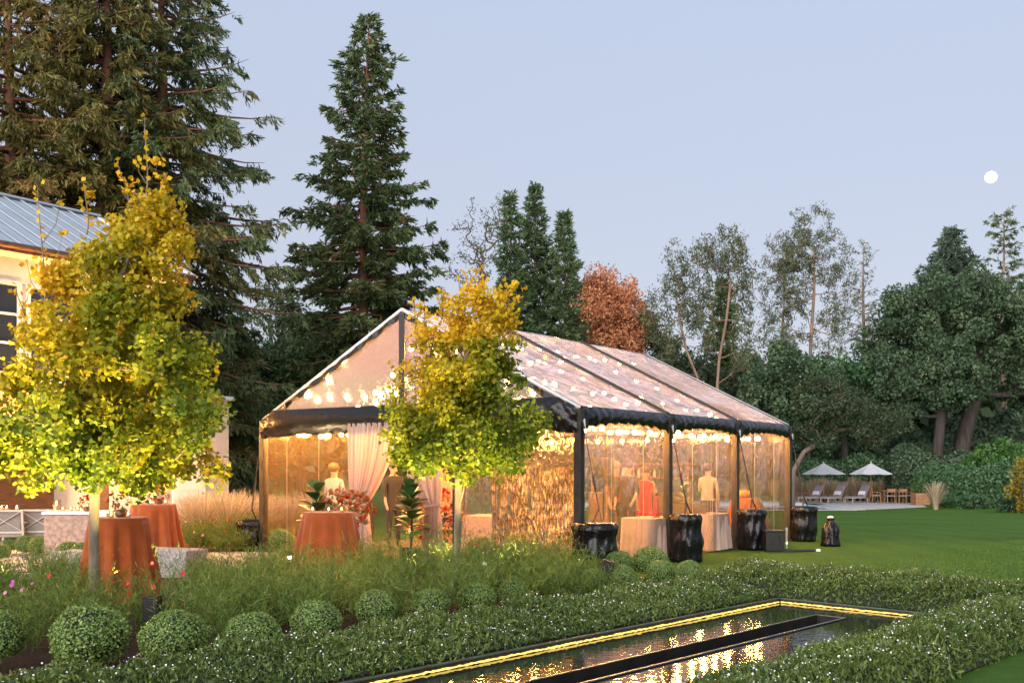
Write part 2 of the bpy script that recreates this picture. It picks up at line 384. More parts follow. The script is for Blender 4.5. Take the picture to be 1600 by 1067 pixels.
def grow(name, label, base, trunk, clumps, seed, leaf, barkm, n_leaf=60, rc=.5, LS=(.10, .05), trunk_r=.15, tip=.012, droop=.2, cat='tree', group=None,
         tintf=None, flat=1.0, step=.5, lift=.15, fan=False, power=.5, limb_n=5, upl=0.0, clumpvar=.13):
    """trunk polyline, then limbs that reach each leaf clump from the nearest limb already there"""
    r = np.random.default_rng(seed); base = np.array(base, float)
    t = thing(name, label, cat, base, group)
    nodes = [np.array(p, float) for p in trunk]; par = [-1] + list(range(len(trunk) - 1)); nt = len(trunk)
    tr0 = np.array(nodes)
    clumps = np.array(clumps, float)
    order = np.argsort([np.min(np.linalg.norm(tr0 - c, axis=1)) for c in clumps])
    first = max(1, int(nt * .35)); ends = []
    for ci in order:
        c = clumps[ci]; A = np.array(nodes)
        dv = c - A; dist = np.linalg.norm(dv, axis=1)
        cost = dist + 1.2 * np.maximum(0, -dv[:, 2]) + np.where(np.arange(len(A)) < first, 50, 0)
        j = int(np.argmin(cost)); p0 = nodes[j]; dd = dist[j]
        k = max(1, int(math.ceil(dd / step))); prev = j
        for s in range(1, k + 1):
            q = s / k; p = p0 + (c - p0) * q
            if s < k: p = p + r.normal(size=3) * .06 * dd * .5 + np.array([0, 0, -lift * dd * math.sin(math.pi * q) * .5])
            nodes.append(p); par.append(prev); prev = len(nodes) - 1
        ends.append(prev)
    nn = len(nodes); cnt = np.zeros(nn); cnt[ends] = 1
    for i in range(nn - 1, 0, -1): cnt[par[i]] += cnt[i]
    tot = max(cnt[0], 1)
    rad = tip + (trunk_r - tip) * (cnt / tot) ** power
    A = np.array(nodes); ii = [i for i in range(nt, nn)]
    P0 = A[[par[i] for i in ii]]; P1 = A[ii]; r1 = rad[ii]; r0 = np.minimum(rad[[par[i] for i in ii]], r1 * 1.25 + .004)
    mb = MB(); tr = [rad[i] if i else rad[0] * 1.15 for i in range(nt)]
    for i in range(nt): tr[i] = max(tr[i], tip)
    mb.tube([tuple(p) for p in tr0], tr, 10); mb.build('trunk', MATS[barkm], t, smooth=True, world=False)
    V, Fc = frusta(P0, P1, r0, r1, limb_n)
    tag(link('limbs', np_mesh('limbs', V, Fc, MATS[barkm], None, True), t), kind='stuff')
    if n_leaf:
        n = len(clumps) * n_leaf; idx = np.repeat(np.arange(len(clumps)), n_leaf)
        dirs = nrm(r.normal(size=(n, 3))); rr = rc * r.uniform(.15, 1, n) ** .6 * np.repeat(r.uniform(.6, 1.25, len(clumps)), n_leaf)
        C = clumps[idx] + dirs * rr[:, None] * np.array([1, 1, flat])
        D = nrm(r.normal(size=(n, 3)) + np.array([0, 0, -1.]) * droop)
        sz = r.uniform(.7, 1.25, n)
        ct = np.repeat(r.normal(0, clumpvar, len(clumps)), n_leaf)
        tint = (tintf(C, r) if tintf else np.full(n, .5)) + ct + r.normal(0, .11, n)
        tint = np.clip(tint, 0, 1)
        if fan:   # ginkgo fan: stalk point, two wings, notched top
            N = nrm(r.normal(size=(n, 3)) + np.array([0, 0, .4])); S = nrm(np.cross(D, N)); Up = np.cross(S, D)
            l = (LS[0] * sz)[:, None]; w = (LS[1] * sz)[:, None]
            V = np.stack([C, C + D * l * .62 + S * w * .5, C + D * l * .95 + S * w * .22 + Up * l * .08, C + D * l * .82, C + D * l * .95 - S * w * .22 + Up * l * .08, C + D * l * .62 - S * w * .5], 1).reshape(-1, 3)
            b = (np.arange(n) * 6)[:, None]
            Fc = np.concatenate([b + np.array([[0, 1, 2, 3]]), b + np.array([[0, 3, 4, 5]])], 0)
            me = np_mesh('crown', V, Fc, MATS[leaf], np.repeat(tint, 6))
        else:
            V, Fc = rhombs(C, D, LS[1] * sz, LS[0] * sz); me = np_mesh('crown', V, Fc, MATS[leaf], np.repeat(tint, 4))
        tag(link('crown', me, t), kind='stuff')
    return t
def ellipsoid_clumps(r, n, c, rad, shell=.35, zmin=None):
    d = nrm(r.normal(size=(n, 3))); q = (r.uniform(shell ** 3, 1, n)) ** (1 / 3)
    P = np.array(c) + d * q[:, None] * np.array(rad)
    return P if zmin is None else P[P[:, 2] > zmin]
def leaf_shell(C, N, r, L, W, tilt=.8, tint0=.5, tv=.15, lift=.02):
    """leaves standing off a surface given by points and normals"""
    n = len(C); D = nrm(np.cross(N, r.normal(size=(n, 3))) + N * tilt * r.uniform(0, 1, (n, 1)))
    s = r.uniform(.7, 1.3, n)
    V, Fc = rhombs(C + N * lift * r.normal(size=(n, 1)), D, W * s, L * s, N + r.normal(size=(n, 3)) * .5)
    return V, Fc, np.repeat(np.clip(tint0 + r.normal(0, tv, n), 0, 1), 4)

# leaf and bark colours
leafmat('redwood_leaf', [(0, (.026, .042, .018)), (.4, (.056, .085, .032)), (.72, (.095, .118, .042)), (.93, (.14, .10, .035)), (1, (.20, .09, .03))], .2)
leafmat('olive_redwood_leaf', [(0, (.034, .042, .014)), (.4, (.085, .090, .024)), (.75, (.15, .125, .032)), (1, (.22, .11, .03))], .25)
leafmat('blue_fir_leaf', [(0, (.020, .040, .026)), (.5, (.050, .080, .052)), (1, (.10, .135, .09))], .2)
leafmat('cypress_leaf', [(0, (.028, .052, .024)), (.5, (.064, .106, .044)), (1, (.125, .165, .068))], .2)
leafmat('bright_cypress_leaf', [(0, (.03, .055, .018)), (.5, (.06, .10, .028)), (1, (.10, .14, .04))], .25)
leafmat('oak_leaf', [(0, (.020, .042, .022)), (.5, (.046, .080, .040)), (1, (.098, .138, .068))], .15)
leafmat('eucalyptus_leaf', [(0, (.035, .055, .026)), (.5, (.070, .094, .045)), (1, (.15, .15, .06))], .3)
leafmat('maple_leaf', [(0, (.24, .085, .05)), (.5, (.42, .18, .085)), (1, (.52, .29, .14))], .3)
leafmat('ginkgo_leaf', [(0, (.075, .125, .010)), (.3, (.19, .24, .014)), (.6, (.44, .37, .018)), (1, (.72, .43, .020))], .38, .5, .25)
leafmat('yellow_leaf', [(0, (.06, .09, .02)), (.5, (.30, .22, .03)), (1, (.55, .34, .05))], .3)
leafmat('hedge_leaf', [(0, (.018, .046, .020)), (.5, (.040, .092, .036)), (1, (.085, .16, .06))], .15, .4, .4)
leafmat('laurel_leaf', [(0, (.022, .058, .016)), (.5, (.048, .115, .026)), (1, (.09, .18, .04))], .2, .4, .4)
leafmat('box_leaf', [(0, (.045, .078, .020)), (.5, (.115, .185, .042)), (1, (.24, .32, .08))], .2, .45, .35)
leafmat('daisy_leaf', [(0, (.028, .045, .011)), (.5, (.066, .106, .022)), (1, (.15, .185, .042))], .2)
leafmat('cosmos_leaf', [(0, (.035, .066, .014)), (.5, (.085, .135, .026)), (1, (.19, .21, .035))], .3)
leafmat('straw', [(0, (.28, .22, .14)), (.5, (.50, .40, .26)), (1, (.66, .56, .40))], .3)
leafmat('fig_leaf', [(0, (.016, .045, .014)), (.6, (.04, .095, .022)), (1, (.20, .24, .03))], .2, .3, .5)
leafmat('flower_petal', [(0, (.42, .02, .03)), (.35, (.60, .09, .03)), (.65, (.65, .26, .07)), (1, (.70, .50, .36))], .3)
bark('redwood_bark', (.20, .095, .060)); bark('grey_bark', (.16, .12, .095)); bark('oak_bark', (.062, .052, .046))
bark('eucalyptus_bark', (.24, .16, .115), .35, 4); bark('ginkgo_bark', (.20, .165, .12), .5, 9); bark('dark_bark', (.05, .035, .03))
# ---------------------------------------------------------------- ground, beds, paving, pools
def lawn_material():
    m, nt, N, L = nodes_of('lawn_grass')
    out = N('ShaderNodeOutputMaterial'); p = N('ShaderNodeBsdfPrincipled'); tc = N('ShaderNodeTexCoord')
    big = N('ShaderNodeTexNoise'); big.inputs['Scale'].default_value = .35; big.inputs['Detail'].default_value = 4
    fine = N('ShaderNodeTexNoise'); fine.inputs['Scale'].default_value = 55; fine.inputs['Detail'].default_value = 8; fine.inputs['Roughness'].default_value = .8
    mid = N('ShaderNodeTexNoise'); mid.inputs['Scale'].default_value = 6; mid.inputs['Detail'].default_value = 6
    wv = N('ShaderNodeTexWave'); wv.inputs['Scale'].default_value = .28; wv.inputs['Distortion'].default_value = 1.2; wv.inputs['Detail'].default_value = 2
    for n in (big, fine, mid, wv): L(tc.outputs['Object'], n.inputs['Vector'])
    a = N('ShaderNodeMix'); a.data_type = 'RGBA'; a.inputs[6].default_value = (.038, .096, .010, 1); a.inputs[7].default_value = (.088, .186, .024, 1)
    s = N('ShaderNodeMath'); s.operation = 'ADD'; s2 = N('ShaderNodeMath'); s2.operation = 'MULTIPLY_ADD'; s2.inputs[1].default_value = .35
    L(big.outputs[0], s.inputs[0]); L(mid.outputs[0], s.inputs[1]); L(fine.outputs[0], s2.inputs[0]); L(s.outputs[0], s2.inputs[2])
    s3 = N('ShaderNodeMath'); s3.operation = 'MULTIPLY_ADD'; s3.inputs[1].default_value = .16; L(wv.outputs[1], s3.inputs[0]); L(s2.outputs[0], s3.inputs[2])
    mr = N('ShaderNodeMapRange'); mr.inputs[1].default_value = .85; mr.inputs[2].default_value = 1.65; L(s3.outputs[0], mr.inputs[0])
    L(mr.outputs[0], a.inputs[0]); L(a.outputs[2], p.inputs['Base Color'])
    p.inputs['Roughness'].default_value = .85; p.inputs['Specular IOR Level'].default_value = .15
    b = N('ShaderNodeBump'); b.inputs['Strength'].default_value = .9; b.inputs['Distance'].default_value = .05
    L(fine.outputs[0], b.inputs['Height']); L(b.outputs[0], p.inputs['Normal']); L(p.outputs[0], out.inputs[0])
    MATS['lawn'] = m; return m
lawn_material()
mat('mulch', (.045, .024, .016), .95, 0, .6, 30, 1.0, 60, .2)
mat('red_mulch', (.12, .035, .02), .95, 0, .6, 30, 1.0, 60, .2)
mat('paving', (.40, .36, .32), .75, 0, .18, 3, .3, 60)
mat('pool_coping', (.48, .47, .46), .7, 0, .1, 2, .2, 60)
mat('granite', (.36, .33, .30), .8, 0, .45, 25, .8, 30)
mat('bronze_trim', (.07, .10, .06), .5, .3, .3, 4)
mat('steel_edge', (.45, .42, .36), .3, .9, .2, 6)
mat('dark_steel', (.018, .017, .015), .45, .3, .4, 5)

# reflecting pool frame: far-left corner, direction along it towards the far end, and across it
PC = Vector((3.45, 12.84, 0)); PD = Vector((.692, .722, 0)); PE = Vector((.722, -.692, 0))
PW, PL = 2.08, 13.0
def pool_pt(e, d, z=0.0):          # metres across from the left edge, metres back from the far end
    v = PC + PE * e - PD * d; return Vector((v.x, v.y, z))
hole = [pool_pt(0, 0), pool_pt(PW, 0), pool_pt(PW, PL), pool_pt(0, PL)]
POOLX0, POOLX1, POOLY0, POOLY1 = 3.5, 17.6, 51.2, 58.2
sheet('lawn', [(-260, -60), (260, -60), (260, 420), (-260, 420)], 0.0, MATS['lawn'], holes=[hole, [(POOLX0, POOLY0), (POOLX1, POOLY0), (POOLX1 - .4, POOLY1), (POOLX0, POOLY1)]])
bed = [(-12, 3.0), tuple(pool_pt(-.13, 12.9))[:2], tuple(pool_pt(-.13, -.12))[:2], tuple(pool_pt(3.4, -.12))[:2], tuple(pool_pt(3.5, -1.35))[:2], tuple(pool_pt(-1.4, -1.4))[:2], (1.9, 14.6), (1.0, 15.3), (-1.6, 17.0), (-3.2, 16.2), (-4.4, 15.4), (-9, 15.0), (-12, 15.0)]
sheet('planting_bed_soil', bed, .006, MATS['mulch'])
sheet('pool_bed_soil', [tuple(pool_pt(PW + .12, -.1))[:2], tuple(pool_pt(3.35, -.1))[:2], tuple(pool_pt(3.35, 12.8))[:2], tuple(pool_pt(PW + .12, 12.8))[:2]], .006, MATS['mulch'])
sheet('grass_bed_soil', [(-7.6, 19.6), (-5.0, 20.3), (-5.2, 27.5), (-9.5, 27.5)], .010, MATS['red_mulch'])
PATIO = [(-24, 14.9), (-9, 15.0), (-4.4, 15.4), (-3.2, 16.2), (-1.6, 17.0), (-2.6, 18.1), (-4.9, 19.9), (-7.6, 19.6), (-9.5, 27.5), (-24, 27.5)]
sheet('patio_bed', PATIO, .004, MATS['granite'])
# patio flagstones, each a piece of the patio
patio = bpy.data.objects['patio_bed']
def in_poly(x, y, pl):
    c = False; j = len(pl) - 1
    for i in range(len(pl)):
        if (pl[i][1] > y) != (pl[j][1] > y) and x < (pl[j][0] - pl[i][0]) * (y - pl[i][1]) / (pl[j][1] - pl[i][1]) + pl[i][0]: c = not c
        j = i
    return c
_flag = {}
for w in (.88, 1.18):
    mb = MB(); mb.box((0, 0, .0), (w, .58, .04), taper=.985); _flag[w] = mb.mesh('flagstone', MATS['paving'])
_n = 0
for jr in range(22):
    y = 15.3 + jr * .6; x = -13.5 + (jr % 3) * .37
    while x < -1.2:
        w = .88 if (int(x * 7) + jr) % 2 else 1.18
        cx = x + w / 2 + .01
        if all(in_poly(cx + a * w / 2, y + b * .29, PATIO) for a in (-1, 1) for b in (-1, 1)) and y < 24:
            o = link('flagstone', _flag[w], patio, (cx, y, gz(y) + .004 + random.uniform(0, .004))); _n += 1
        x += w + .02

# ---- reflecting pool: a sunk basin, its thin metal rim, the dark slot down its middle
pool = thing('reflecting_pool', 'long dark reflecting pool with lit rim between the low daisy hedges', 'pool', pool_pt(0, 0))
mb = MB()
def strip(a, b, z0, z1, off0, off1, nrm_, mbx):
    mbx.add([a + nrm_ * off0 + Vector((0, 0, z0)), b + nrm_ * off0 + Vector((0, 0, z0)), b + nrm_ * off1 + Vector((0, 0, z1)), a + nrm_ * off1 + Vector((0, 0, z1))], [(0, 1, 2, 3)])
cs = [pool_pt(0, PL), pool_pt(0, 0), pool_pt(PW, 0), pool_pt(PW, PL)]
for i in range(4):
    a, b = cs[i], cs[(i + 1) % 4]; mb.add([a + Vector((0, 0, -.5)), b + Vector((0, 0, -.5)), b + Vector((0, 0, .02)), a + Vector((0, 0, .02))], [(0, 1, 2, 3)])
mb.add([c + Vector((0, 0, -.5)) for c in cs], [(0, 1, 2, 3)])
mb.build('basin', MATS['dark_steel'], pool)
for a, b in ((pool_pt(-.012, PL), pool_pt(-.012, -.03)), (pool_pt(.012, -.012), pool_pt(PW - .012, -.012)), (pool_pt(PW + .012, -.03), pool_pt(PW + .012, PL))):
    mb = MB(); mb.bar(a + Vector((0, 0, .022)), b + Vector((0, 0, .022)), .040, .016); mb.build('rim', MATS['bronze_trim'], pool, bevel=.004)
def water_material(name, c, scale, strength, rough=.02):
    m, nt, N, L = nodes_of(name)
    out = N('ShaderNodeOutputMaterial'); p = N('ShaderNodeBsdfPrincipled'); tc = N('ShaderNodeTexCoord')
    n1 = N('ShaderNodeTexNoise'); n1.inputs['Scale'].default_value = scale; n1.inputs['Detail'].default_value = 3
    n2 = N('ShaderNodeTexNoise'); n2.inputs['Scale'].default_value = .9; n2.inputs['Detail'].default_value = 1
    L(tc.outputs['Object'], n1.inputs['Vector']); L(tc.outputs['Object'], n2.inputs['Vector'])
    ml = N('ShaderNodeMath'); ml.operation = 'MULTIPLY'; L(n1.outputs[0], ml.inputs[0]); L(n2.outputs[0], ml.inputs[1])
    b = N('ShaderNodeBump'); b.inputs['Strength'].default_value = strength; b.inputs['Distance'].default_value = .02; L(ml.outputs[0], b.inputs['Height'])
    p.inputs['Base Color'].default_value = (*c, 1); p.inputs['Roughness'].default_value = rough; p.inputs['IOR'].default_value = 1.45
    p.inputs['Specular IOR Level'].default_value = .8
    L(b.outputs[0], p.inputs['Normal']); L(p.outputs[0], out.inputs[0]); MATS[name] = m
water_material('dark_water', (.012, .016, .012), 12, .22)
water_material('pool_water', (.30, .44, .56), 5, .06, .05)
S0, S1, SD = .86, 1.22, .70           # the slot
water = MB()
zw = -.035
for (e0, e1, d0, d1) in ((0, PW, 0, SD - .012), (0, S0 - .012, SD - .012, PL), (S1 + .012, PW, SD - .012, PL)):
    water.add([pool_pt(e0, d0, zw), pool_pt(e0, d1, zw), pool_pt(e1, d1, zw), pool_pt(e1, d0, zw)], [(0, 1, 2, 3)])
wo = water.build('water', MATS['dark_water'], None); tag(wo, kind='structure')
for nm, a, b in (('slot_wall', pool_pt(S0, PL), pool_pt(S0, SD)), ('slot_wall', pool_pt(S1, SD), pool_pt(S1, PL)), ('slot_wall', pool_pt(S0 + .012, SD), pool_pt(S1 - .012, SD))):
    mb = MB(); mb.bar(a + Vector((0, 0, zw - .19)), b + Vector((0, 0, zw - .19)), .018, .40, up=(0, 0, 1))
    w_ = mb.build(nm, MATS['dark_steel'], pool)
    mb = MB(); mb.bar(a + Vector((0, 0, zw + .014)), b + Vector((0, 0, zw + .014)), .022, .008); mb.build('edge_strip', MATS['steel_edge'], w_)
mb = MB(); mb.add([pool_pt(S0, SD, -.37), pool_pt(S1, SD, -.37), pool_pt(S1, PL, -.37), pool_pt(S0, PL, -.37)], [(0, 1, 2, 3)]); mb.build('slot_floor', MATS['dark_steel'], pool)
# LED rope under the rim, and the pebbles it lights
glow('led_yellow', (1.0, .66, .14), 1.05)
for a, b in ((pool_pt(.012, PL, -.020), pool_pt(.012, .03, -.020)), (pool_pt(.03, .012, -.020), pool_pt(1.75, .012, -.020))):
    n_ = int((b - a).length / .028); q_ = random.Random(3)
    mb = MB(); mb.tube([a.lerp(b, k / n_) + Vector((0, 0, q_.uniform(-.004, .004))) for k in range(n_ + 1)], [q_.uniform(.0055, .0115) for k in range(n_ + 1)], 6); mb.build('light_rope', MATS['led_yellow'], pool, smooth=True)

# ---- swimming pool far across the lawn
mb = MB(); zt = -.6
c4 = [(POOLX0, POOLY0), (POOLX1, POOLY0), (POOLX1 - .4, POOLY1), (POOLX0, POOLY1)]
sw = thing('swimming_pool', 'pale blue swimming pool across the lawn before the loungers', 'pool', (POOLX0, POOLY0, zt))
mb.add([(x, y, zt - 1.2) for x, y in c4] + [(x, y, zt + .01) for x, y in c4], [(0, 1, 2, 3), (0, 1, 5, 4), (1, 2, 6, 5), (2, 3, 7, 6), (3, 0, 4, 7)]); mb.build('basin', mat('pool_plaster', (.5, .6, .68), .6), sw)
mb = MB(); mb.add([(x, y, zt - .04) for x, y in c4], [(0, 1, 2, 3)]); mb.build('water_surface', MATS['pool_water'], sw)
mb = MB(); mb.box((10.5, 50.95, zt + .0), (14.2, .46, .03)); mb.build('coping', MATS['pool_coping'], sw)
mb = MB(); mb.box((17.9, 54.4, zt + .005), (.6, 6.4, .04)); mb.build('coping', MATS['pool_coping'], sw)
mb = MB(); mb.box((10, 58.6, zt + .05), (14.0, .8, .10)); mb.build('coping', MATS['pool_coping'], sw)
sheet('pool_terrace', [(2.5, 59.0), (26.6, 59.0), (26.3, 63.4), (2.5, 63.6)], .02, MATS['pool_coping'])
sheet('pool_side_terrace', [(18.22, 51.0), (22.6, 54.2), (24.2, 58.99), (18.22, 58.99)], .016, MATS['pool_coping'])
# ---------------------------------------------------------------- the clear-top tent
TA = Vector((-5.0, 20.04, 0)); TB = Vector((1.056, 15.65, 0)); TC = Vector((6.405, 23.07, 0)); TD = TA + (TC - TB)
EAVE, RIDGE = 2.62, 4.50
gv = (TB - TA).normalized(); GL = (TB - TA).length        # along the gable
lv = (TC - TB).normalized(); LLEN = (TC - TB).length      # along the length
UP = Vector((0, 0, 1))
def tp(u, v, z):   # metres along the gable from the far-left corner, metres back, height
    return TA + gv * u + lv * v + UP * z
mat('tent_post', (.026, .018, .011), .45, .1, .5, 10, .2, 30)
mat('black_vinyl', (.008, .008, .009), .25, 0, .3, 6, .3, 14, .4)
mat('black_strap', (.014, .013, .013), .6, 0, .3, 20)
mat('white_frame', (.72, .70, .68), .4, .3, .08)
vinyl('roof_vinyl', .66, .95, 1.0, .14, 3.0, ior=1.04, rough=.12, rrough=.10, stretch=(1, 1, .4), hazecol=(.74, .66, .74), tlf=.16, mottle=1.2)
vinyl('wall_vinyl', .055, .30, .13, .25, 7.0, rough=.10, rrough=.15, stretch=(1, 1, .5), hazecol=(.88, .58, .28), tlf=.9, mottle=34)  # warm haze colour puts the bulb glow into the clear sheet
vinyl('crumpled_vinyl', .07, .5, .36, 1.0, 12.0, rough=.14, rrough=.18, stretch=(1, 1, .5), hazecol=(.85, .58, .30), tlf=.85, mottle=14)  # golden haze colour imitates bulb reflections in the crumpled clear sheet
tent = thing('clear_tent', 'clear plastic frame tent with black valance, lit inside by string bulbs', 'tent', tuple(TA))
bay = LLEN / 3
post_uv = [(0, 0), (GL, 0), (GL, bay), (GL, 2 * bay), (GL, LLEN), (0, LLEN), (0, bay), (0, 2 * bay)]
for (u, v) in post_uv:
    mb = MB(); p = tp(u, v, 0); mb.box((p.x, p.y, EAVE / 2), (.13, .13, EAVE), rz=math.atan2(gv.y, gv.x))
    po = mb.build('post', MATS['tent_post'], tent, bevel=.008)
    mb = MB(); mb.box((p.x, p.y, .012), (.26, .26, .02), rz=math.atan2(gv.y, gv.x)); mb.build('foot_plate', MATS['black_strap'], po)
for u, w in ((4.90, .05), (2.55, .05)):
    mb = MB(); mb.bar(tp(u, .05, 0), tp(u, .05, EAVE), w); mb.build('door_post', MATS['black_strap'], tent)
# gable king posts, beams, rafters
for v in (0, LLEN):
    mb = MB(); mb.bar(tp(GL / 2, v, EAVE), tp(GL / 2, v, RIDGE - .05), .13, .10); mb.build('king_post', MATS['black_strap'], tent)
    mb = MB(); mb.bar(tp(.08, v, EAVE - .05), tp(GL - .08, v, EAVE - .05), .08); mb.build('beam', MATS['tent_post'], tent)
for u in (0, GL):
    mb = MB(); mb.bar(tp(u, .08, EAVE - .05), tp(u, LLEN - .08, EAVE - .05), .08); mb.build('beam', MATS['tent_post'], tent)
mb = MB(); mb.tube([tp(GL / 2, 0.0, RIDGE - .05), tp(GL / 2, LLEN, RIDGE - .05)], .035, 8); mb.build('ridge_pole', MATS['white_frame'], tent)
for k in range(4):
    v = k * bay
    for u in (0, GL):
        mb = MB(); a, b = tp(u, v, EAVE + .02), tp(GL / 2, v, RIDGE + .02)
        if k in (0, 3):
            mb.tube([a, b], .035, 8); mb.build('rafter', MATS['white_frame'], tent, smooth=True)
            mb = MB(); off = lv * (.055 if k == 0 else -.055); mb.bar(a + off + UP * .0, b + off, .05, .05); mb.build('edge_band', MATS['black_vinyl'], tent)
        else:
            mb.bar(a + UP * .012, b + UP * .012, .15, .07, up=(0, 0, 1)); mb.build('rafter', MATS['black_strap'], tent, bevel=.01)
        if k == 0:   # black hem hanging under the gable slope
            mb = MB(); nn = 24
            mb.grid(lambda s, t, a=a, b=b: a + (b - a) * s + lv * (-.02 + .02 * math.sin(s * 60 + t)) - UP * (.03 + t * (.10 + .02 * math.sin(s * 47))), 40, 2)
            mb.build('gable_hem', MATS['black_vinyl'], tent, smooth=True)
rr_ = random.Random(5)
# roof panels, each bay and side, with a slight sag
for k in range(3):
    for u in (0, GL):
        a, b = tp(u, k * bay + .07, EAVE + .03), tp(GL / 2, k * bay + .07, RIDGE + .03)
        ph = rr_.uniform(0, 6)
        def f(s, t, a=a, b=b, ph=ph, fl=(u != 0)):
            t = 1 - t if fl else t
            sag = .07 * math.sin(math.pi * t) * math.sin(math.pi * s) + .010 * math.sin(9 * s + 5 * t + ph) * math.sin(math.pi * t)
            return a + (b - a) * s + lv * ((bay - .14) * t) - UP * sag
        mb = MB(); mb.grid(f, 18, 18); mb.build('roof_panel', MATS['roof_vinyl'], tent, smooth=True)
# gable triangles
for v in (0.02, LLEN - .02):
    for u in (0, GL):
        def f(s, t, u=u, v=v):
            uu = u + (GL / 2 - u) * s; zt = EAVE + (RIDGE - EAVE) * s
            return tp(uu, v + .02 * math.sin(7 * s + 4 * t), EAVE - .1 + (zt - .02 - EAVE + .1) * t)
        mb = MB(); mb.grid(f, 16, 12); mb.build('gable_panel', vinyl('gable_vinyl', .30, .6, .0, .4, 10, rough=.12, rrough=.12, hazecol=(.50, .44, .50), tlf=.06) if 'gable_vinyl' not in MATS else MATS['gable_vinyl'], tent, smooth=True)
# valances
def wr(s, t, ph, am=1.0):
    return am * (.022 * math.sin(38 * s + 7 * t + ph) + .014 * math.sin(71 * s - 9 * t + 2 * ph) + .008 * math.sin(133 * s + ph))
for k in range(3):
    for (u, sg) in ((GL, 1), (0, -1)):
        ph = rr_.uniform(0, 6)
        def f(s, t, u=u, sg=sg, ph=ph, k=k):
            e = 2 * abs(s - .5); dep = .25 + .11 * e ** 2.2
            pinch = math.exp(-((1 - e) * 7) ** 2)
            z = EAVE + .05 - dep * t - (.02 * math.sin(60 * s + ph)) * t
            bulge = .03 + .09 * math.sin(math.pi * min(1, t * .9)) * (1 - .75 * pinch) + wr(s * (1 + .6 * t), t, ph, .35 + t * (.5 + 1.0 * pinch))
            return tp(u + sg * bulge, (k + s) * bay, z)
        mb = MB(); mb.grid(f, 90, 8); mb.build('valance', MATS['black_vinyl'], tent, smooth=True)
for v, sg in ((0, -1), (LLEN, 1)):
    for half in (0, 1):
        ph = rr_.uniform(0, 6)
        def f(s, t, v=v, sg=sg, half=half, ph=ph):
            uu = (half + s) * GL / 2
            top = min(EAVE + .20, EAVE + .02 + (RIDGE - EAVE) * min(uu, GL - uu) / (GL / 2))
            e = abs(2 * uu / GL - 1); bot = EAVE - .30 - .08 * max(0, (e - .6) / .4) ** 2 + .015 * math.sin(25 * s)
            pinch = max(0, (e - .75) / .25) ** 2
            bl = .05 + .10 * math.sin(math.pi * t) * (1 - .5 * pinch) + wr(s * 1.6 + t * (.5 - half), t, ph, .5 + pinch)
            return tp(uu, v + sg * bl, top + (bot - top) * t)
        mb = MB(); mb.grid(f, 80, 10); mb.build('valance', MATS['black_vinyl'], tent, smooth=True)
# side walls: one clear curtain to each bay
def wall(u0, v0, u1, v1, m, amp, seed, nx=70, nz=26, name='wall_panel', n_sg=1.0):
    q = random.Random(seed); ph = [q.uniform(0, 6) for _ in range(6)]
    dirn = (tp(u1, v1, 0) - tp(u0, v0, 0)).normalized(); nn = Vector((dirn.y, -dirn.x, 0))
    Lw = (tp(u1, v1, 0) - tp(u0, v0, 0)).length
    def f(s, t):
        x = s * Lw; z = .02 + (EAVE - .06) * (1 - t)
        d = math.sin(3.1 * x + ph[0] + .5 * z) * .5 + math.sin(7.3 * x + ph[1] - .8 * z) * .3 + math.sin(17 * x + ph[2] + 1.3 * z) * .16 * (.4 + t) + math.sin(31 * x + ph[3] - 3 * z) * .08
        d += .25 * math.sin(2.5 * z + 4 * x + ph[4]) * math.sin(math.pi * t)
        return tp(u0, v0, 0) + dirn * x + nn * (amp * d * (.35 + .65 * t)) + UP * z
    mb = MB(); mb.grid(f, nx, nz); return mb.build(name, m, tent, smooth=True)
wall(.05, 0, 2.5, 0, MATS['wall_vinyl'], .035, 1)
wall(4.95, 0, GL - .05, 0, MATS['crumpled_vinyl'], .085, 2, 110, 34)
for k in range(3): wall(GL, k * bay + .07, GL, (k + 1) * bay - .07, MATS['wall_vinyl'], .025, 10 + k)
for k in range(3): wall(0, k * bay + .07, 0, (k + 1) * bay - .07, MATS['wall_vinyl'], .03, 20 + k, 40, 12)
wall(.05, LLEN, GL - .05, LLEN, MATS['wall_vinyl'], .03, 30, 50, 12)
# welded seams in the clear walls
mat('seam_white', (.62, .54, .42), .5, 0, .1, 6, trans=.4)
for (u, v) in [(.75, 0), (1.65, 0), (5.9, 0)] + [(GL, (k + q) * bay) for k in range(3) for q in (.30, .66)]:
    mb = MB(); o_ = lv * -.05 if v == 0 else gv * .05
    mb.bar(tp(u, v, .05) + o_, tp(u, v, EAVE - .15) + o_, .018, .004); mb.build('seam', MATS['seam_white'], tent)
# straps from the eave to the ballast barrels
barrel_pos = [(GL, 0, .30, .33, .84), (GL, bay, .36, .27, .85), (GL, 2 * bay, .36, .27, .82), (GL, LLEN, .36, .27, .80), (0, 0, -.36, .28, .62)]
for (u, v, off, r_, h) in barrel_pos:
    a = tp(u + (.06 if u else -.06), v, EAVE - .2); b = tp(u + off, v + (.1 if v == 0 and u else 0), h + .22)
    mb = MB(); mb.bar(a, b, .055, .012)
    st = mb.build('strap', MATS['black_strap'], tent)
    for s_ in (-1, 1):
        mb = MB(); mb.bar(b, tp(u + off * 1.1, v, h + .005) + lv * (.14 * s_), .03, .01); mb.build('strap_tail', MATS['black_strap'], st)
    mb = MB(); mb.bar(a + (b - a) * .62, a + (b - a) * .78, .075, .03); mb.build('ratchet', MATS['black_strap'], st)
    mb = MB(); p = tp(u, v, EAVE - .16); mb.tube([p + gv * .10 * (1 if u else -1), p + gv * .11 * (1 if u else -1) - UP * .13, p + gv * .08 * (1 if u else -1) - UP * .02], .01, 5); mb.build('tie_cord', MATS['white_frame'], tent)
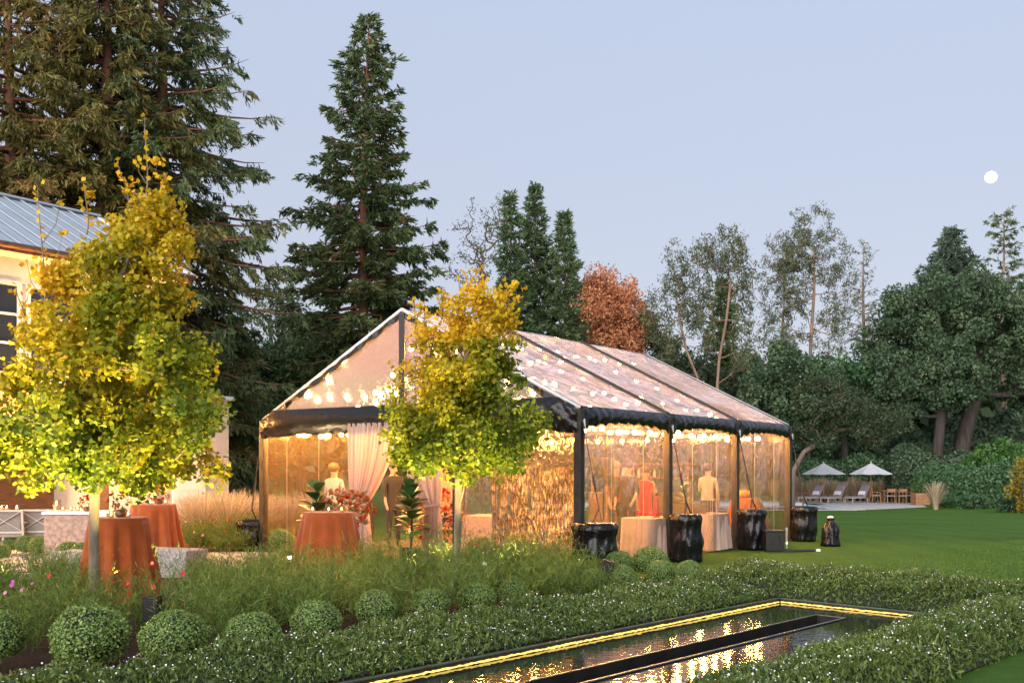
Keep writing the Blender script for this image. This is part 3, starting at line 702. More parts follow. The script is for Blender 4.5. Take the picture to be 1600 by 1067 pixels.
# tent floor
fl = [tp(.05, .05, 0), tp(GL - .05, .05, 0), tp(GL - .05, LLEN - .05, 0), tp(.05, LLEN - .05, 0)]
sheet('tent_floor', [(p.x, p.y) for p in fl], .012, mat('tent_carpet', (.085, .060, .040), .9, 0, .3, 20, .4, 80))

# ---------------------------------------------------------------- ballast barrels in black plastic
mat('black_plastic', (.005, .005, .006), .22, 0, .3, 4, .6, 12, .35)
blabels = ['wide black plastic wrapped ballast barrel at the near tent corner behind the box balls', 'black plastic wrapped barrel beside the second side post, hiding a pale tablecloth', 'black plastic wrapped barrel between the orange indoor table and the small black bin',
           'black plastic wrapped barrel at the far right tent corner next to the knotted bag', 'brown-black wrapped barrel at the left tent corner by the pale grasses']
for k, (u, v, off, r_, h) in enumerate(barrel_pos):
    c = tp(u + off, v, 0); q = random.Random(40 + k); ph = [q.uniform(0, 6) for _ in range(5)]
    t = thing('ballast_barrel', blabels[k], 'barrel', (c.x, c.y, gz(c.y)), 'wrapped ballast barrels at the tent posts')
    prof = [(r_ * .98, 0.0)] + [(r_ * (1.03 - .05 * math.sin(j * .8)), h * j / 14) for j in range(1, 14)] + [(r_ * .99, h - .02), (r_ * .93, h), (r_ * .5, h + .012), (.02, h + .015)]
    def fn(r0, z, a, i, ph=ph, r_=r_):
        am = .30 if r0 < r_ * .6 else 1.0
        return r0 + am * (.016 * math.sin(5 * a + ph[0] + 4 * z) + .012 * math.sin(11 * a + ph[1] - 9 * z) + .010 * math.sin(19 * a + 14 * z + ph[2]) + .03 * max(0, .12 - z) * math.sin(7 * a + ph[3]))
    mb = MB(); mb.lathe(prof, (0, 0, 0), 56, fn); mb.build('plastic_wrap', MATS['black_plastic'], t, smooth=True, world=False)
    mb = MB(); mb.lathe([(r_ * 1.03, h - .10), (r_ * 1.05, h - .09), (r_ * 1.05, h - .075), (r_ * 1.03, h - .065)], (0, 0, 0), 40, None, False); mb.build('tape_band', MATS['black_strap'], t, world=False)
# ---------------------------------------------------------------- background trees
def gp(px, y): return (X_at(px, y), y, gz(y))
def zat(py, y): return EYE - (py - HZ) / F * y
big = 'tall redwoods behind the house'
conifer('redwood_tree', 'huge redwood with thick brown trunk rising just behind the house roof ridge', gp(165, 34), 21, 4.0, 4.6, 1, nb=190, per=54, L=.29, W=.060, droop=-.40, up=.25, hang=.9, shape=.45, trunk_r=.48, leaf='olive_redwood_leaf', sag=.30, group=big, low=.7, spread=.7, gap=.03)
conifer('redwood_tree', 'tall redwood to the right of the thickest trunk, long branches over the sky', gp(252, 36), 22, 3.5, 5.2, 2, nb=200, per=44, L=.29, W=.060, droop=-.32, up=.30, hang=.85, shape=.42, trunk_r=.42, leaf='redwood_leaf', sag=.32, group=big, low=.7, spread=.75, gap=.03)
conifer('redwood_tree', 'olive redwood at the left edge of the picture behind the house', gp(15, 33), 20.5, 4.5, 4.4, 3, nb=170, per=54, L=.29, W=.060, droop=-.4, up=.2, hang=.95, shape=.4, trunk_r=.36, leaf='olive_redwood_leaf', sag=.30, group=big, low=.7, spread=.7, gap=.03, tint0=.6)
conifer('redwood_tree', 'shorter drooping redwood filling the gap right of the house corner', gp(335, 38), 9.2, .6, 3.4, 4, nb=120, per=40, L=.32, W=.055, droop=-.25, up=.3, hang=.8, shape=.55, trunk_r=.22, leaf='redwood_leaf', sag=.2, low=.8, spread=.6)
zt_ = zat(20, 45)
conifer('redwood_tree', 'lone tall redwood with pointed crown and bare lower trunk behind the tent', gp(561, 45), zt_ + .4, 6.3, 4.5, 5, nb=200, per=46, L=.36, W=.085, droop=-.22, up=.62, hang=.35, shape=.74, trunk_r=.30, leaf='redwood_leaf', lean=(.4, 0), sag=.18, low=.75, spread=.55, gap=.05, tint0=.42)
cyp = 'dark conifers behind the tent roof'
for px, top, y, rm, lab, sd in ((797, 305, 60, 3.2, 'thin conifer left of the tallest cypress behind the ginkgo top', 6), (835, 290, 62, 4.6, 'tallest dense cypress above the tent ridge', 7), (882, 334, 61, 3.5, 'narrow cypress next to the red maple', 8)):
    conifer('cypress_tree', lab, gp(px, y), zat(top, y) + .6, .8, rm, sd, nb=200, per=44, L=.42, W=.09, droop=.25, up=.95, hang=-.2, shape=.85, trunk_r=.2, leaf='cypress_leaf', barkm='grey_bark', sag=-.1, group=cyp, low=.85, spread=.5)
conifer('cypress_tree', 'yellow-green cypress standing behind the slim pale eucalyptus stems', gp(1128, 66), zat(425, 66), .6, 2.7, 9, nb=150, per=40, L=.42, W=.10, droop=.3, up=1.0, hang=-.2, shape=.62, trunk_r=.2, leaf='bright_cypress_leaf', barkm='grey_bark', sag=-.1, low=.9, spread=.5)
conifer('larch_tree', 'sparse thin conifer with bare brown spire between eucalyptus and oak', gp(1350, 78), zat(362, 78), 4.0, 3.0, 10, nb=120, per=14, L=.40, W=.06, droop=.1, up=.5, hang=.3, shape=.7, trunk_r=.25, leaf='eucalyptus_leaf', barkm='eucalyptus_bark', sag=.1, low=.8, spread=.5, gap=.15, tint0=.6)
conifer('fir_tree', 'pale blue-green pointed fir rising behind the dark oak', gp(1485, 80), zat(345, 80), 9.5, 5.6, 11, nb=170, per=30, L=.5, W=.11, droop=.1, up=.7, hang=0, shape=.80, trunk_r=.3, leaf='blue_fir_leaf', barkm='grey_bark', sag=.1, low=.9, spread=.6, tint0=.6)
conifer('pine_tree', 'skinny pine with reddish trunk at the right edge above the oak', gp(1568, 75), zat(320, 75), 9, 2.3, 12, nb=80, per=34, L=.42, W=.08, droop=0, up=.5, hang=0, shape=.35, trunk_r=.26, leaf='redwood_leaf', barkm='eucalyptus_bark', sag=.1, low=.5, spread=.5, gap=.25)

def broad(name, label, px, y, trunk_px, ells, seed, leaf, barkm, n_clump, n_leaf, rc, LS, trunk_r, **kw):
    """trunk_px: list of photo points of the trunk at distance y; ells: crown lobes (px, py, half-width px, half-height px, half-depth m)"""
    r = np.random.default_rng(seed); b = np.array(gp(px, y)); s = F / y
    tr = [(0, 0, 0)] + [((X_at(a, y) - b[0]), dy, zat(c, y) - b[2]) for (a, c, dy) in trunk_px]
    cl = []
    tw = sum(e[2] * e[3] for e in ells)
    for (ex, ey, rx, rz, rd) in ells:
        n = max(4, int(n_clump * rx * rz / tw))
        c = (X_at(ex, y) - b[0], 0, zat(ey, y) - b[2]); cl.append(ellipsoid_clumps(r, n, c, (rx / s, rd, rz / s)))
    cl = np.concatenate(cl); cl = cl[cl[:, 2] > .4]
    return grow(name, label, b, tr, cl, seed, leaf, barkm, n_leaf, rc, LS, trunk_r, **kw)

broad('maple_tree', 'round red-orange maple behind the tent roof', 955, 62, [(955, 640, 0), (957, 560, 0), (955, 500, 0)], [(950, 490, 55, 70, 2.4), (975, 520, 45, 70, 2.2), (930, 480, 40, 55, 2)], 21, 'maple_leaf', 'grey_bark', 190, 130, .75, (.20, .12), .2, step=.6)
broad('bare_tree', 'nearly leafless thin tree in front of the cypresses above the ginkgo', 752, 56, [(752, 640, 0), (750, 520, 0), (755, 440, 0)], [(750, 370, 45, 60, 2), (735, 420, 45, 60, 2), (775, 345, 25, 40, 1)], 22, 'eucalyptus_leaf', 'grey_bark', 150, 9, .4, (.2, .06), .12, step=.5, power=.6)
broad('eucalyptus_tree', 'slim leaning eucalyptus left of the yellow-green cypress, behind the tent corner', 1098, 58, [(1096, 640, 0), (1090, 590, 0), (1072, 545, 0), (1062, 500, 0), (1056, 460, 0)], [(1055, 420, 22, 45, 1.2), (1060, 465, 28, 45, 1.2), (1085, 490, 22, 40, 1), (1020, 490, 18, 45, 1), (1044, 535, 22, 45, 1)], 23, 'eucalyptus_leaf', 'eucalyptus_bark', 300, 17, .36, (.22, .06), .075, droop=1.0, step=.7, power=.6)
broad('eucalyptus_tree', 'forked eucalyptus before the yellow-green cypress with open crown', 1121, 57, [(1120, 660, 0), (1121, 600, 0), (1124, 560, 0), (1135, 500, 0), (1142, 440, 0)], [(1130, 390, 42, 42, 1.6), (1150, 430, 32, 50, 1.6), (1100, 420, 26, 50, 1.4), (1165, 480, 18, 50, 1), (1162, 545, 25, 45, 1.5), (1104, 505, 20, 50, 1.5)], 24, 'eucalyptus_leaf', 'eucalyptus_bark', 420, 18, .36, (.22, .06), .085, droop=1.0, step=.7, power=.6)
broad('eucalyptus_tree', 'tallest eucalyptus with pinkish trunk and airy crown right of the tent', 1265, 70, [(1264, 640, 0), (1265, 580, 0), (1268, 520, 0), (1272, 460, 0), (1272, 400, 0)], [(1265, 350, 34, 32, 1.5), (1290, 400, 42, 45, 2), (1250, 420, 36, 60, 2), (1310, 460, 30, 55, 2), (1240, 390, 25, 35, 1.5), (1300, 525, 30, 50, 2), (1238, 505, 26, 60, 2)], 25, 'eucalyptus_leaf', 'eucalyptus_bark', 540, 20, .38, (.22, .065), .12, droop=1.0, step=.7, power=.6)
broad('eucalyptus_tree', 'thin eucalyptus immediately left of the tallest one', 1215, 71, [(1216, 640, 0), (1220, 560, 0), (1224, 490, 0), (1226, 440, 0)], [(1218, 400, 28, 35, 1.5), (1210, 450, 28, 50, 1.5), (1235, 440, 22, 60, 1.5), (1195, 510, 16, 40, 1), (1215, 545, 26, 50, 1.5)], 26, 'eucalyptus_leaf', 'eucalyptus_bark', 360, 18, .36, (.22, .06), .075, droop=.9, step=.7, power=.6)
broad('live_oak', 'broad dark live oak with several thick grey trunks behind the hedge', 1500, 66, [(1503, 700, 0), (1512, 660, 0), (1525, 610, 0), (1535, 560, 0)], [(1480, 470, 90, 55, 4), (1400, 560, 60, 60, 3.5), (1560, 500, 80, 70, 4), (1470, 560, 90, 70, 4), (1620, 560, 70, 80, 4), (1440, 500, 60, 45, 3)], 27, 'oak_leaf', 'oak_bark', 340, 150, .75, (.27, .15), .48, step=1.0)
broad('live_oak', 'upright dark oak with a single grey trunk left of the thickest oak trunks', 1465, 64, [(1466, 700, 0), (1470, 650, 0), (1472, 600, 0)], [(1430, 600, 55, 45, 3), (1480, 590, 50, 45, 3)], 28, 'oak_leaf', 'oak_bark', 90, 130, .7, (.26, .15), .32, step=1.0)
broad('live_oak', 'small spreading oak with long leaning pale limbs over the pool umbrellas', 1238, 54, [(1240, 735, 0), (1256, 706, 0), (1282, 690, 0), (1310, 672, 0), (1340, 668, 0)], [(1325, 650, 55, 30, 2.5), (1370, 665, 40, 25, 2), (1290, 625, 50, 40, 2.5), (1270, 660, 30, 40, 2)], 29, 'eucalyptus_leaf', 'grey_bark', 150, 95, .55, (.18, .09), .13, step=.8, tintf=lambda C, r: np.full(len(C), .12), power=.42)
broad('holly_tree', 'dark glossy evergreen below the eucalyptus crowns', 1225, 56, [(1225, 690, 0), (1222, 620, 0)], [(1215, 580, 45, 40, 2.4), (1240, 630, 60, 50, 2.6), (1190, 640, 40, 55, 2.4)], 30, 'oak_leaf', 'oak_bark', 130, 120, .65, (.24, .15), .22, step=.9)
broad('holly_tree', 'dense dark green evergreen between tall eucalyptus and live oak', 1320, 68, [(1320, 690, 0), (1322, 640, 0)], [(1310, 590, 55, 40, 3), (1350, 630, 60, 60, 3), (1290, 650, 50, 55, 3)], 31, 'hedge_leaf', 'oak_bark', 140, 120, .75, (.28, .16), .22, step=.9)
broad('holly_tree', 'green understory evergreen behind the right end of the tent roof', 1120, 62, [(1120, 690, 0), (1120, 640, 0)], [(1080, 600, 50, 45, 2.5), (1150, 620, 50, 50, 2.5), (1040, 560, 30, 50, 2), (1010, 520, 22, 40, 2)], 32, 'eucalyptus_leaf', 'oak_bark', 150, 90, .6, (.24, .13), .2, step=.9, tintf=lambda C, r: np.full(len(C), .22))
lb = 'dark woodland trees left of the tent'
for i, (px, y, ells, lab, lf) in enumerate([
        (470, 48, [(470, 560, 55, 60, 2.5), (440, 620, 50, 60, 2.5), (520, 560, 45, 50, 2.4)], 'dark evergreen behind the left roof slope of the tent', 'cypress_leaf'),
        (400, 46, [(395, 620, 50, 80, 2.5), (420, 690, 45, 50, 2.5), (360, 560, 40, 60, 2.2)], 'dense shadowy evergreen filling the space left of the tent', 'cypress_leaf'),
        (330, 42, [(325, 640, 50, 70, 2), (350, 720, 50, 50, 2), (300, 560, 35, 70, 2)], 'dark shaggy evergreen beside the house corner', 'redwood_leaf'),
        (640, 58, [(630, 560, 70, 60, 3), (690, 540, 60, 50, 3), (580, 600, 60, 60, 3)], 'dark evergreen hidden mostly behind the tent gable', 'cypress_leaf'),
        (760, 64, [(740, 580, 70, 60, 3), (820, 590, 70, 60, 3), (900, 590, 60, 50, 3), (960, 600, 50, 50, 3)], 'low dark thicket tree behind the clear roof', 'cypress_leaf'),
        (450, 54, [(430, 480, 30, 40, 2), (455, 500, 35, 40, 2)], 'light airy tree against the sky left of the lone redwood', 'eucalyptus_leaf')]):
    broad('evergreen_tree', lab, px, y, [(px, 690, 0), (px + 2, 640, 0), (px, 560 if i < 5 else 520, 0)], ells, 50 + i, lf, 'dark_bark', 150 if i < 5 else 60, 120 if i < 5 else 40, .62, (.26, .10), .2, step=.9, group=lb if i < 3 else None)

# the far wood that closes the view: one mass
def far_woods():
    r = np.random.default_rng(77); CC, TT = [], []
    for k in range(190):
        x = -85 + k * .95 + r.uniform(-1, 1); y = 92 + r.uniform(-5, 8); h = r.uniform(7.5, 13.5) * (1.15 if x < -10 else 1.0); w = r.uniform(1.6, 3.2); n = 170
        d = nrm(r.normal(size=(n, 3))); q = r.uniform(.3, 1, (n, 1)) ** .5
        CC.append(np.array([x, y, -.6 + h * .52]) + d * q * np.array([w, w, h * .52])); TT.append(np.clip(r.normal(.4, .15) + r.normal(0, .15, n), 0, 1))
    C = np.concatenate(CC); n = len(C); s = r.uniform(.6, 1.3, n)
    V, Fc = rhombs(C, nrm(r.normal(size=(n, 3))), .95 * s, 1.5 * s)
    tag(link('far_woods', np_mesh('far_woods', V, Fc, MATS['oak_leaf'], np.repeat(np.concatenate(TT), 4))), 'dark distant wood closing the view behind all the trees', 'woods', None, 'stuff')
far_woods()

# ---------------------------------------------------------------- hedges and shrubs
def hedge(name, label, a, b, w, h, n, leaf, seed, L=.14, W=.08, bumpy=.12, cat='hedge', group=None, core=(.010, .024, .010), curve=0.0):
    r = np.random.default_rng(seed); a, b = np.array(a, float), np.array(b, float)
    t = thing(name, label, cat, tuple(a), group); d = b - a; Lh = np.linalg.norm(d); d /= Lh; s = np.array([-d[1], d[0], 0])
    K = 44; mb = MB()
    hh = lambda q: h * (1 + bumpy * .5 * math.sin(q * Lh * 1.7 + seed) + bumpy * .5 * math.sin(q * Lh * .7 + 2 * seed))
    sec = [(-1, 0), (-1.02, .5), (-.97, .8), (-.75, .95), (0, 1.0), (.75, .95), (.97, .8), (1.02, .5), (1, 0)]
    def f(u, v):
        i = min(7, int(v * 8)); q = v * 8 - i; sx = sec[i][0] * (1 - q) + sec[i + 1][0] * q; sz = sec[i][1] * (1 - q) + sec[i + 1][1] * q
        p = d * (u * Lh) + s * (sx * w / 2 * .9 + curve * math.sin(math.pi * u)) + np.array([0, 0, sz * hh(u) * .95]); return tuple(p)
    mb.grid(f, K, 8)
    mb.add([f(0, i / 8) for i in range(9)], [tuple(range(9))]); mb.add([f(1, i / 8) for i in range(9)], [tuple(range(8, -1, -1))])
    mb.build('branches', mat('hedge_core_' + leaf, core, .9, 0, .5, 6), t, world=False)
    u = r.random(n); v = r.random(n)
    eu = r.random(n) < .16; u[eu] = np.round(u[eu])
    C = np.array([f(p, q) for p, q in zip(u, v)]); e = 1e-2
    C2 = np.array([f(p, min(1, q + e)) for p, q in zip(u, v)]); C1 = np.array([f(p, max(0, q - e)) for p, q in zip(u, v)])
    Nn = nrm(np.cross(np.broadcast_to(d, C.shape), C2 - C1))
    Nn *= np.sign(np.sum(Nn * (C - (d[None] * (C @ d)[:, None] + np.array([0, 0, h * .4]))), 1))[:, None]
    cap = d * (Lh * .5); sh = r.random(n) ** .6
    mid_ = d[None] * (C @ d)[:, None] + np.array([0, 0, h * .45])
    C = np.where(eu[:, None], mid_ + (C - mid_) * sh[:, None], C); Nn = np.where(eu[:, None], np.where(u[:, None] > .5, 1, -1) * d[None], Nn)
    V, Fc, T = leaf_shell(C + Nn * (r.random((n, 1)) ** 2 * bumpy * .8 + .02), Nn, r, L, W, lift=.03)
    tag(link('foliage', np_mesh('foliage', V, Fc, MATS[leaf], T), t), kind='stuff')
    return t
def gy(px, y): return (X_at(px, y), y, gz(y))
hedge('clipped_hedge', 'tall clipped dark green hedge along the far right edge of the lawn', gy(1450, 59), gy(1585, 53), 2.0, 2.35, 9000, 'hedge_leaf', 61, .20, .12, .10)
hedge('clipped_hedge', 'darker clipped hedge behind the white pool umbrellas', gy(1225, 66), gy(1440, 65), 1.6, 2.7, 7000, 'hedge_leaf', 62, .20, .11, .18)
hedge('clipped_hedge', 'lower unclipped hedge strip in front of the oak trunks', gy(1390, 62), gy(1600, 60), 1.8, 2.9, 7000, 'oak_leaf', 63, .22, .12, .30)
hedge('boundary_hedge', 'tall dark leafy boundary hedge in the shade behind the oak trunks', gy(1180, 76), gy(1680, 74), 2.0, 5.6, 9000, 'oak_leaf', 64, .42, .26, .3)
def shrub(name, label, c, rad, n_cl, n_leaf, leaf, seed, LS, rc=.35, cat='shrub', group=None, barkm='dark_bark'):
    r = np.random.default_rng(seed); cl = ellipsoid_clumps(r, n_cl, (0, 0, rad[2] * .95), rad, .3, .05)
    return grow(name, label, c, [(0, 0, 0), (.02, 0, rad[2] * .3), (0, .02, rad[2] * .7)], cl, seed, leaf, barkm, n_leaf, rc, LS, .05, step=.4, cat=cat, group=group)
shrub('laurel_bush', 'bright green pointed laurel bush rising over the right hedge', gy(1562, 58), (2.0, 1.6, 1.9), 150, 60, 'laurel_leaf', 71, (.24, .12), .4)
shrub('laurel_bush', 'bright green laurel mound at the right picture edge behind the hedge', gy(1610, 57), (1.6, 1.5, 1.6), 90, 60, 'laurel_leaf', 72, (.24, .12), .4)
shrub('autumn_shrub', 'yellow-leaved shrub cut off by the right picture edge', gy(1604, 46), (.75, .8, 1.35), 60, 44, 'yellow_leaf', 73, (.14, .09), .3)
for i, (px, py, w, lab) in enumerate([(1520, 795, .9, 'low rounded green shrub at the foot of the right hedge'), (1475, 793, .7, 'small green shrub at the hedge foot beside the planter grass'), (1575, 800, .8, 'greyish green shrub at the bed edge under the yellow leaves')]):
    p = G(px, py); shrub('low_shrub', lab, tuple(p), (w, .6, .38), 50, 45, 'hedge_leaf', 80 + i, (.13, .06), .22, group='low shrubs at the hedge foot')
# ornamental grasses
def grass_tuft_mesh(seed, n=260, h=1.2, spread=.75, w=.012, plume=True):
    r = np.random.default_rng(seed); V, Fc, T = [], [], []
    for i in range(n):
        a = r.uniform(0, 2 * math.pi); s = spread * r.uniform(.1, 1) ** .8; hh = h * r.uniform(.55, 1.1); k = 5
        d = np.array([math.cos(a), math.sin(a)]); b = d * r.uniform(0, .12); sd = np.array([-d[1], d[0]])
        o = len(V); tt = r.uniform(0, 1)
        for j in range(k):
            q = j / (k - 1); p = b + d * s * q ** 1.8; z = hh * (q - .18 * s * q ** 3)
            ww = w * (1 - .7 * q) * (2.2 if plume and j == 3 and i % 3 == 0 else 1)
            V += [(p[0] - sd[0] * ww, p[1] - sd[1] * ww, z), (p[0] + sd[0] * ww, p[1] + sd[1] * ww, z)]; T += [tt, tt]
        Fc += [(o + 2 * j, o + 2 * j + 1, o + 2 * j + 3, o + 2 * j + 2) for j in range(k - 1)]
    return np_mesh('grass_tuft', np.array(V), np.array(Fc), MATS['straw'], np.array(T))
tufts = [grass_tuft_mesh(90 + k, 300, 1.25, .75, .014) for k in range(3)]
ng = 0
for px in list(np.linspace(1246, 1425, 19)) + list(np.linspace(900, 1236, 14)):
    o = link('grass_tuft', tufts[ng % 3]); y = 63.2 + random.uniform(-.3, .5); o.location = gy(px + random.uniform(-3, 3), y)
    o.rotation_euler.z = random.uniform(0, 6); o.scale = [random.uniform(.95, 1.15)] * 2 + [random.uniform(1.0, 1.3)]; ng += 1
    tag(o, 'straw coloured ornamental grass tuft in the row behind the pool loungers', 'grass', 'ornamental grasses behind the pool')
o = link('grass_tuft', tufts[0]); o.location = G(1462, 796); o.scale = (1.1, 1.1, 1.15); tag(o, 'straw coloured grass tuft alone right of the wooden planter box', 'grass')
tufts2 = [grass_tuft_mesh(95 + k, 420, 1.15, .95, .009) for k in range(3)]
for i, (px, y) in enumerate([(296, 22.4), (318, 21.6), (338, 22.6), (356, 21.4), (374, 22.3), (392, 22.9), (330, 24.0), (365, 24.2), (398, 24.6), (304, 25.0), (425, 25.6), (455, 26.2), (485, 27.0)]):
    o = link('grass_tuft', tufts2[i % 3]); o.location = gy(px, y); o.rotation_euler.z = i * 1.3; o.scale = (1, 1, random.uniform(.85, 1.1))
    tag(o, 'pale feathery grass tuft in the bank between house corner and tent', 'grass', 'pale grasses left of the tent')
# the moon
mo = MB(); mo.ball((0, 0, 0), 2.6 * 1.5, 48, 24)
mm_ = mo.build('moon', glow('moonlight', (1, .97, .93), 2.2), None, smooth=True); mm_.location = at(1548.5, 277, 690)
tag(mm_, 'full white moon in the evening sky above the right trees', 'moon')
# ---------------------------------------------------------------- ginkgos
def ginkgo(label, base, H, cb, prof, seed, n_cl, n_leaf, LS, trunk_r, bend, yellow, rc=.21, twigs=(), depth=1.0):
    """prof(u): (centre offset x, half width) of the crown at height fraction u"""
    r = np.random.default_rng(seed); cl = []
    while len(cl) < n_cl * .42:      # branch ends first, then leaf clumps gathered round them
        u = r.random(); cx, hw = prof(u)
        if r.random() * 1.45 > hw: continue
        a = r.uniform(0, 2 * math.pi); q = r.uniform(.25, 1) ** .55
        if r.random() < .22: q *= .35; u *= .6; cx, hw = prof(u); a = r.uniform(math.pi, 2 * math.pi)
        cl.append((cx + hw * .92 * q * math.cos(a), hw * .92 * depth * q * math.sin(a), cb + (H - cb) * u))
    lobes = np.array(cl); pick = r.integers(0, len(lobes), n_cl); w_ = r.uniform(.3, 1.0, len(lobes))
    cl = lobes[pick] + r.normal(size=(n_cl, 3)) * (np.array([.17, .17, .13]) * w_[pick][:, None])
    tr = [(bend[0], 0, 0), (bend[0] * .55, 0, .12), (bend[0] * .2, 0, .35), (0, 0, cb * .7), (bend[1] * .4, 0, cb * 1.05), (bend[1], 0, cb + (H - cb) * .35), (prof(.6)[0], 0, cb + (H - cb) * .6), (prof(.85)[0], 0, cb + (H - cb) * .85)]
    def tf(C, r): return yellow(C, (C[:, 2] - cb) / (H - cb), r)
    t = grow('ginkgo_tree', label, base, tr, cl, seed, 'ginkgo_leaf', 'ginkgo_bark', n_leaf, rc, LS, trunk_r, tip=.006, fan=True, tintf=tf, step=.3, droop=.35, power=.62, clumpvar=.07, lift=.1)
    # long bare leaders standing out of the crown, a few leaves on each
    if twigs:
        CC = []
        for (x, z0, z1, dx) in twigs:
            mb = MB()
            pts = [(x + dx * q ** 1.5, .05 * math.sin(q * 5), z0 + (z1 - z0) * q) for q in np.linspace(0, 1, 6)]
            mb.tube(pts, list(np.linspace(.012, .004, 6)), 5)
            for k in range(3):
                q = r.uniform(.25, .8); p = np.array(pts[int(q * 5)]); s = (-1) ** k; l = (z1 - z0) * .28
                mb.tube([tuple(p), tuple(p + np.array([s * l * .35, 0, l * .5])), tuple(p + np.array([s * l * .45, 0, l]))], [.006, .005, .003], 4)
                CC += [p + np.array([s * l * .45, 0, l])] * 3
            mb.build('leader', MATS['ginkgo_bark'], t, world=False)
            for q in np.linspace(.3, 1, 9): CC.append(np.array([np.interp(q, np.linspace(0, 1, 6), [p[a] for p in pts]) for a in range(3)]))
        C = np.repeat(np.array(CC), 2, 0); C = C + r.normal(size=C.shape) * .025; n = len(C)
        D = nrm(r.normal(size=(n, 3))); V, Fc = rhombs(C + D * .03, D, .07, .065); tag(link('leader_leaves', np_mesh('leader_leaves', V, Fc, MATS['ginkgo_leaf'], np.repeat(np.clip(.85 + r.normal(0, .1, n), 0, 1), 4)), t), kind='stuff')
    return t
def pw(pts):
    us = [p[0] for p in pts]
    return lambda u: (float(np.interp(u, us, [p[1] for p in pts])), float(np.interp(u, us, [p[2] for p in pts])))
Y1 = 11.5; s1 = F / Y1; g1 = np.array([X_at(147, Y1), Y1, 0])
def k1(px): return (px - 147) / s1
prof1 = pw([(0, k1(150), .62), (.06, k1(140), 1.02), (.16, k1(150), 1.36), (.30, k1(168), 1.30), (.42, k1(185), 1.10), (.52, k1(165), .98), (.62, k1(160), .90), (.72, k1(180), .68), (.82, k1(205), .52), (.92, k1(215), .36), (1, k1(225), .22)])
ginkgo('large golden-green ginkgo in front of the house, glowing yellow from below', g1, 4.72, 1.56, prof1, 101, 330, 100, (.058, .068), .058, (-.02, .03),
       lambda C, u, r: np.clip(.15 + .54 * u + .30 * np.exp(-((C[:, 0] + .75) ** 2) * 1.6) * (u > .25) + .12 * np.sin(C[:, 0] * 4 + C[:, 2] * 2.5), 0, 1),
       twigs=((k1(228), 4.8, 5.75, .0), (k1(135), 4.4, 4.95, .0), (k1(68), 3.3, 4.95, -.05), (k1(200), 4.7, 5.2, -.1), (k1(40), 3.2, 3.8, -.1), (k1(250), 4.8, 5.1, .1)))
Y2 = 13.4; s2 = F / Y2; g2 = np.array([X_at(716, Y2), Y2, 0])
def k2(px): return (px - 716) / s2
prof2 = pw([(0, k2(716), .48), (.07, k2(720), .84), (.18, k2(729), 1.00), (.32, k2(731), .98), (.46, k2(724), .86), (.60, k2(726), .72), (.70, k2(732), .62), (.78, k2(752), .40), (.88, k2(758), .34), (1, k2(758), .16)])
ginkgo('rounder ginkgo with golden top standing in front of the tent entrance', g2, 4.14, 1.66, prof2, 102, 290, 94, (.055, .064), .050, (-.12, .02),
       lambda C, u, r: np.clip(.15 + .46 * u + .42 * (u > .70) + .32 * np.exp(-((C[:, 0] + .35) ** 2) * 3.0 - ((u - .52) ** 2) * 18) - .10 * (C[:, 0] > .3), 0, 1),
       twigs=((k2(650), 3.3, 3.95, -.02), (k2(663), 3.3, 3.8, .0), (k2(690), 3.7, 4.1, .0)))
Y3 = 18.6; g3 = np.array([X_at(240, Y3), Y3, 0])
prof3 = pw([(0, .1, .5), (.12, .2, 1.0), (.35, .2, 1.1), (.7, .1, .8), (1, 0, .2)])
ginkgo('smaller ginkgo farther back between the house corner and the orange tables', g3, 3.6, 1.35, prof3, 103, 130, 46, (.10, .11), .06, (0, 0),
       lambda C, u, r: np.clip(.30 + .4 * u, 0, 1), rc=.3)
# in-ground uplights at the ginkgos
mat('black_metal', (.012, .012, .012), .5, .4, .2, 10)
glow('warm_lens', (1, .80, .42), 12)
def uplight(label, p, target, power, size=80, col_=(1.0, .72, .26), blend=.7, fixture=True, spot_r=.04):
    t = thing('garden_uplight', label, 'light', p, 'garden uplights')
    mb = MB(); mb.lathe([(.05, 0), (.055, .02), (.055, .14), (.06, .15), (.045, .15)], (0, 0, 0), 14); mb.build('housing', MATS['black_metal'], t, world=False)
    mb = MB(); mb.lathe([(.044, .142), (.044, .146)], (0, 0, 0), 14); mb.build('lens', MATS['warm_lens'], t, world=False)
    d = bpy.data.lights.new('spot', 'SPOT'); d.energy = power; d.color = col_; d.spot_size = R(size); d.spot_blend = blend; d.shadow_soft_size = spot_r
    o = bpy.data.objects.new('lamp', d); col.objects.link(o); o.parent = t; o.location = (0, 0, .17)
    v = Vector(target) - (Vector(p) + Vector((0, 0, .17))); o.rotation_euler = v.to_track_quat('-Z', 'Y').to_euler()
    return t
uplight('uplight hidden in the planting just left of the large ginkgo trunk', (g1[0] - .70, g1[1] - 1.0, 0), (g1[0] - .55, g1[1] - .5, 2.8), 950, 84)
uplight('uplight in the planting just right of the large ginkgo trunk', (g1[0] + .75, g1[1] - .55, 0), (g1[0] + .60, g1[1] - .3, 2.8), 480, 88)
uplight('uplight hidden left of the trunk of the ginkgo at the tent', (g2[0] - .40, g2[1] - .95, 0), (g2[0] - .25, g2[1] - .5, 2.8), 620, 80)
uplight('uplight behind the trunk of the ginkgo at the tent', (g2[0] + .70, g2[1] - .6, 0), (g2[0] + .55, g2[1] - .3, 2.8), 300, 84)
uplight('uplight at the foot of the farther ginkgo by the orange tables', (g3[0] - .5, g3[1] - .4, 0), (g3[0] - .1, g3[1] + .1, 2.2), 900, 120, (1, .74, .36))
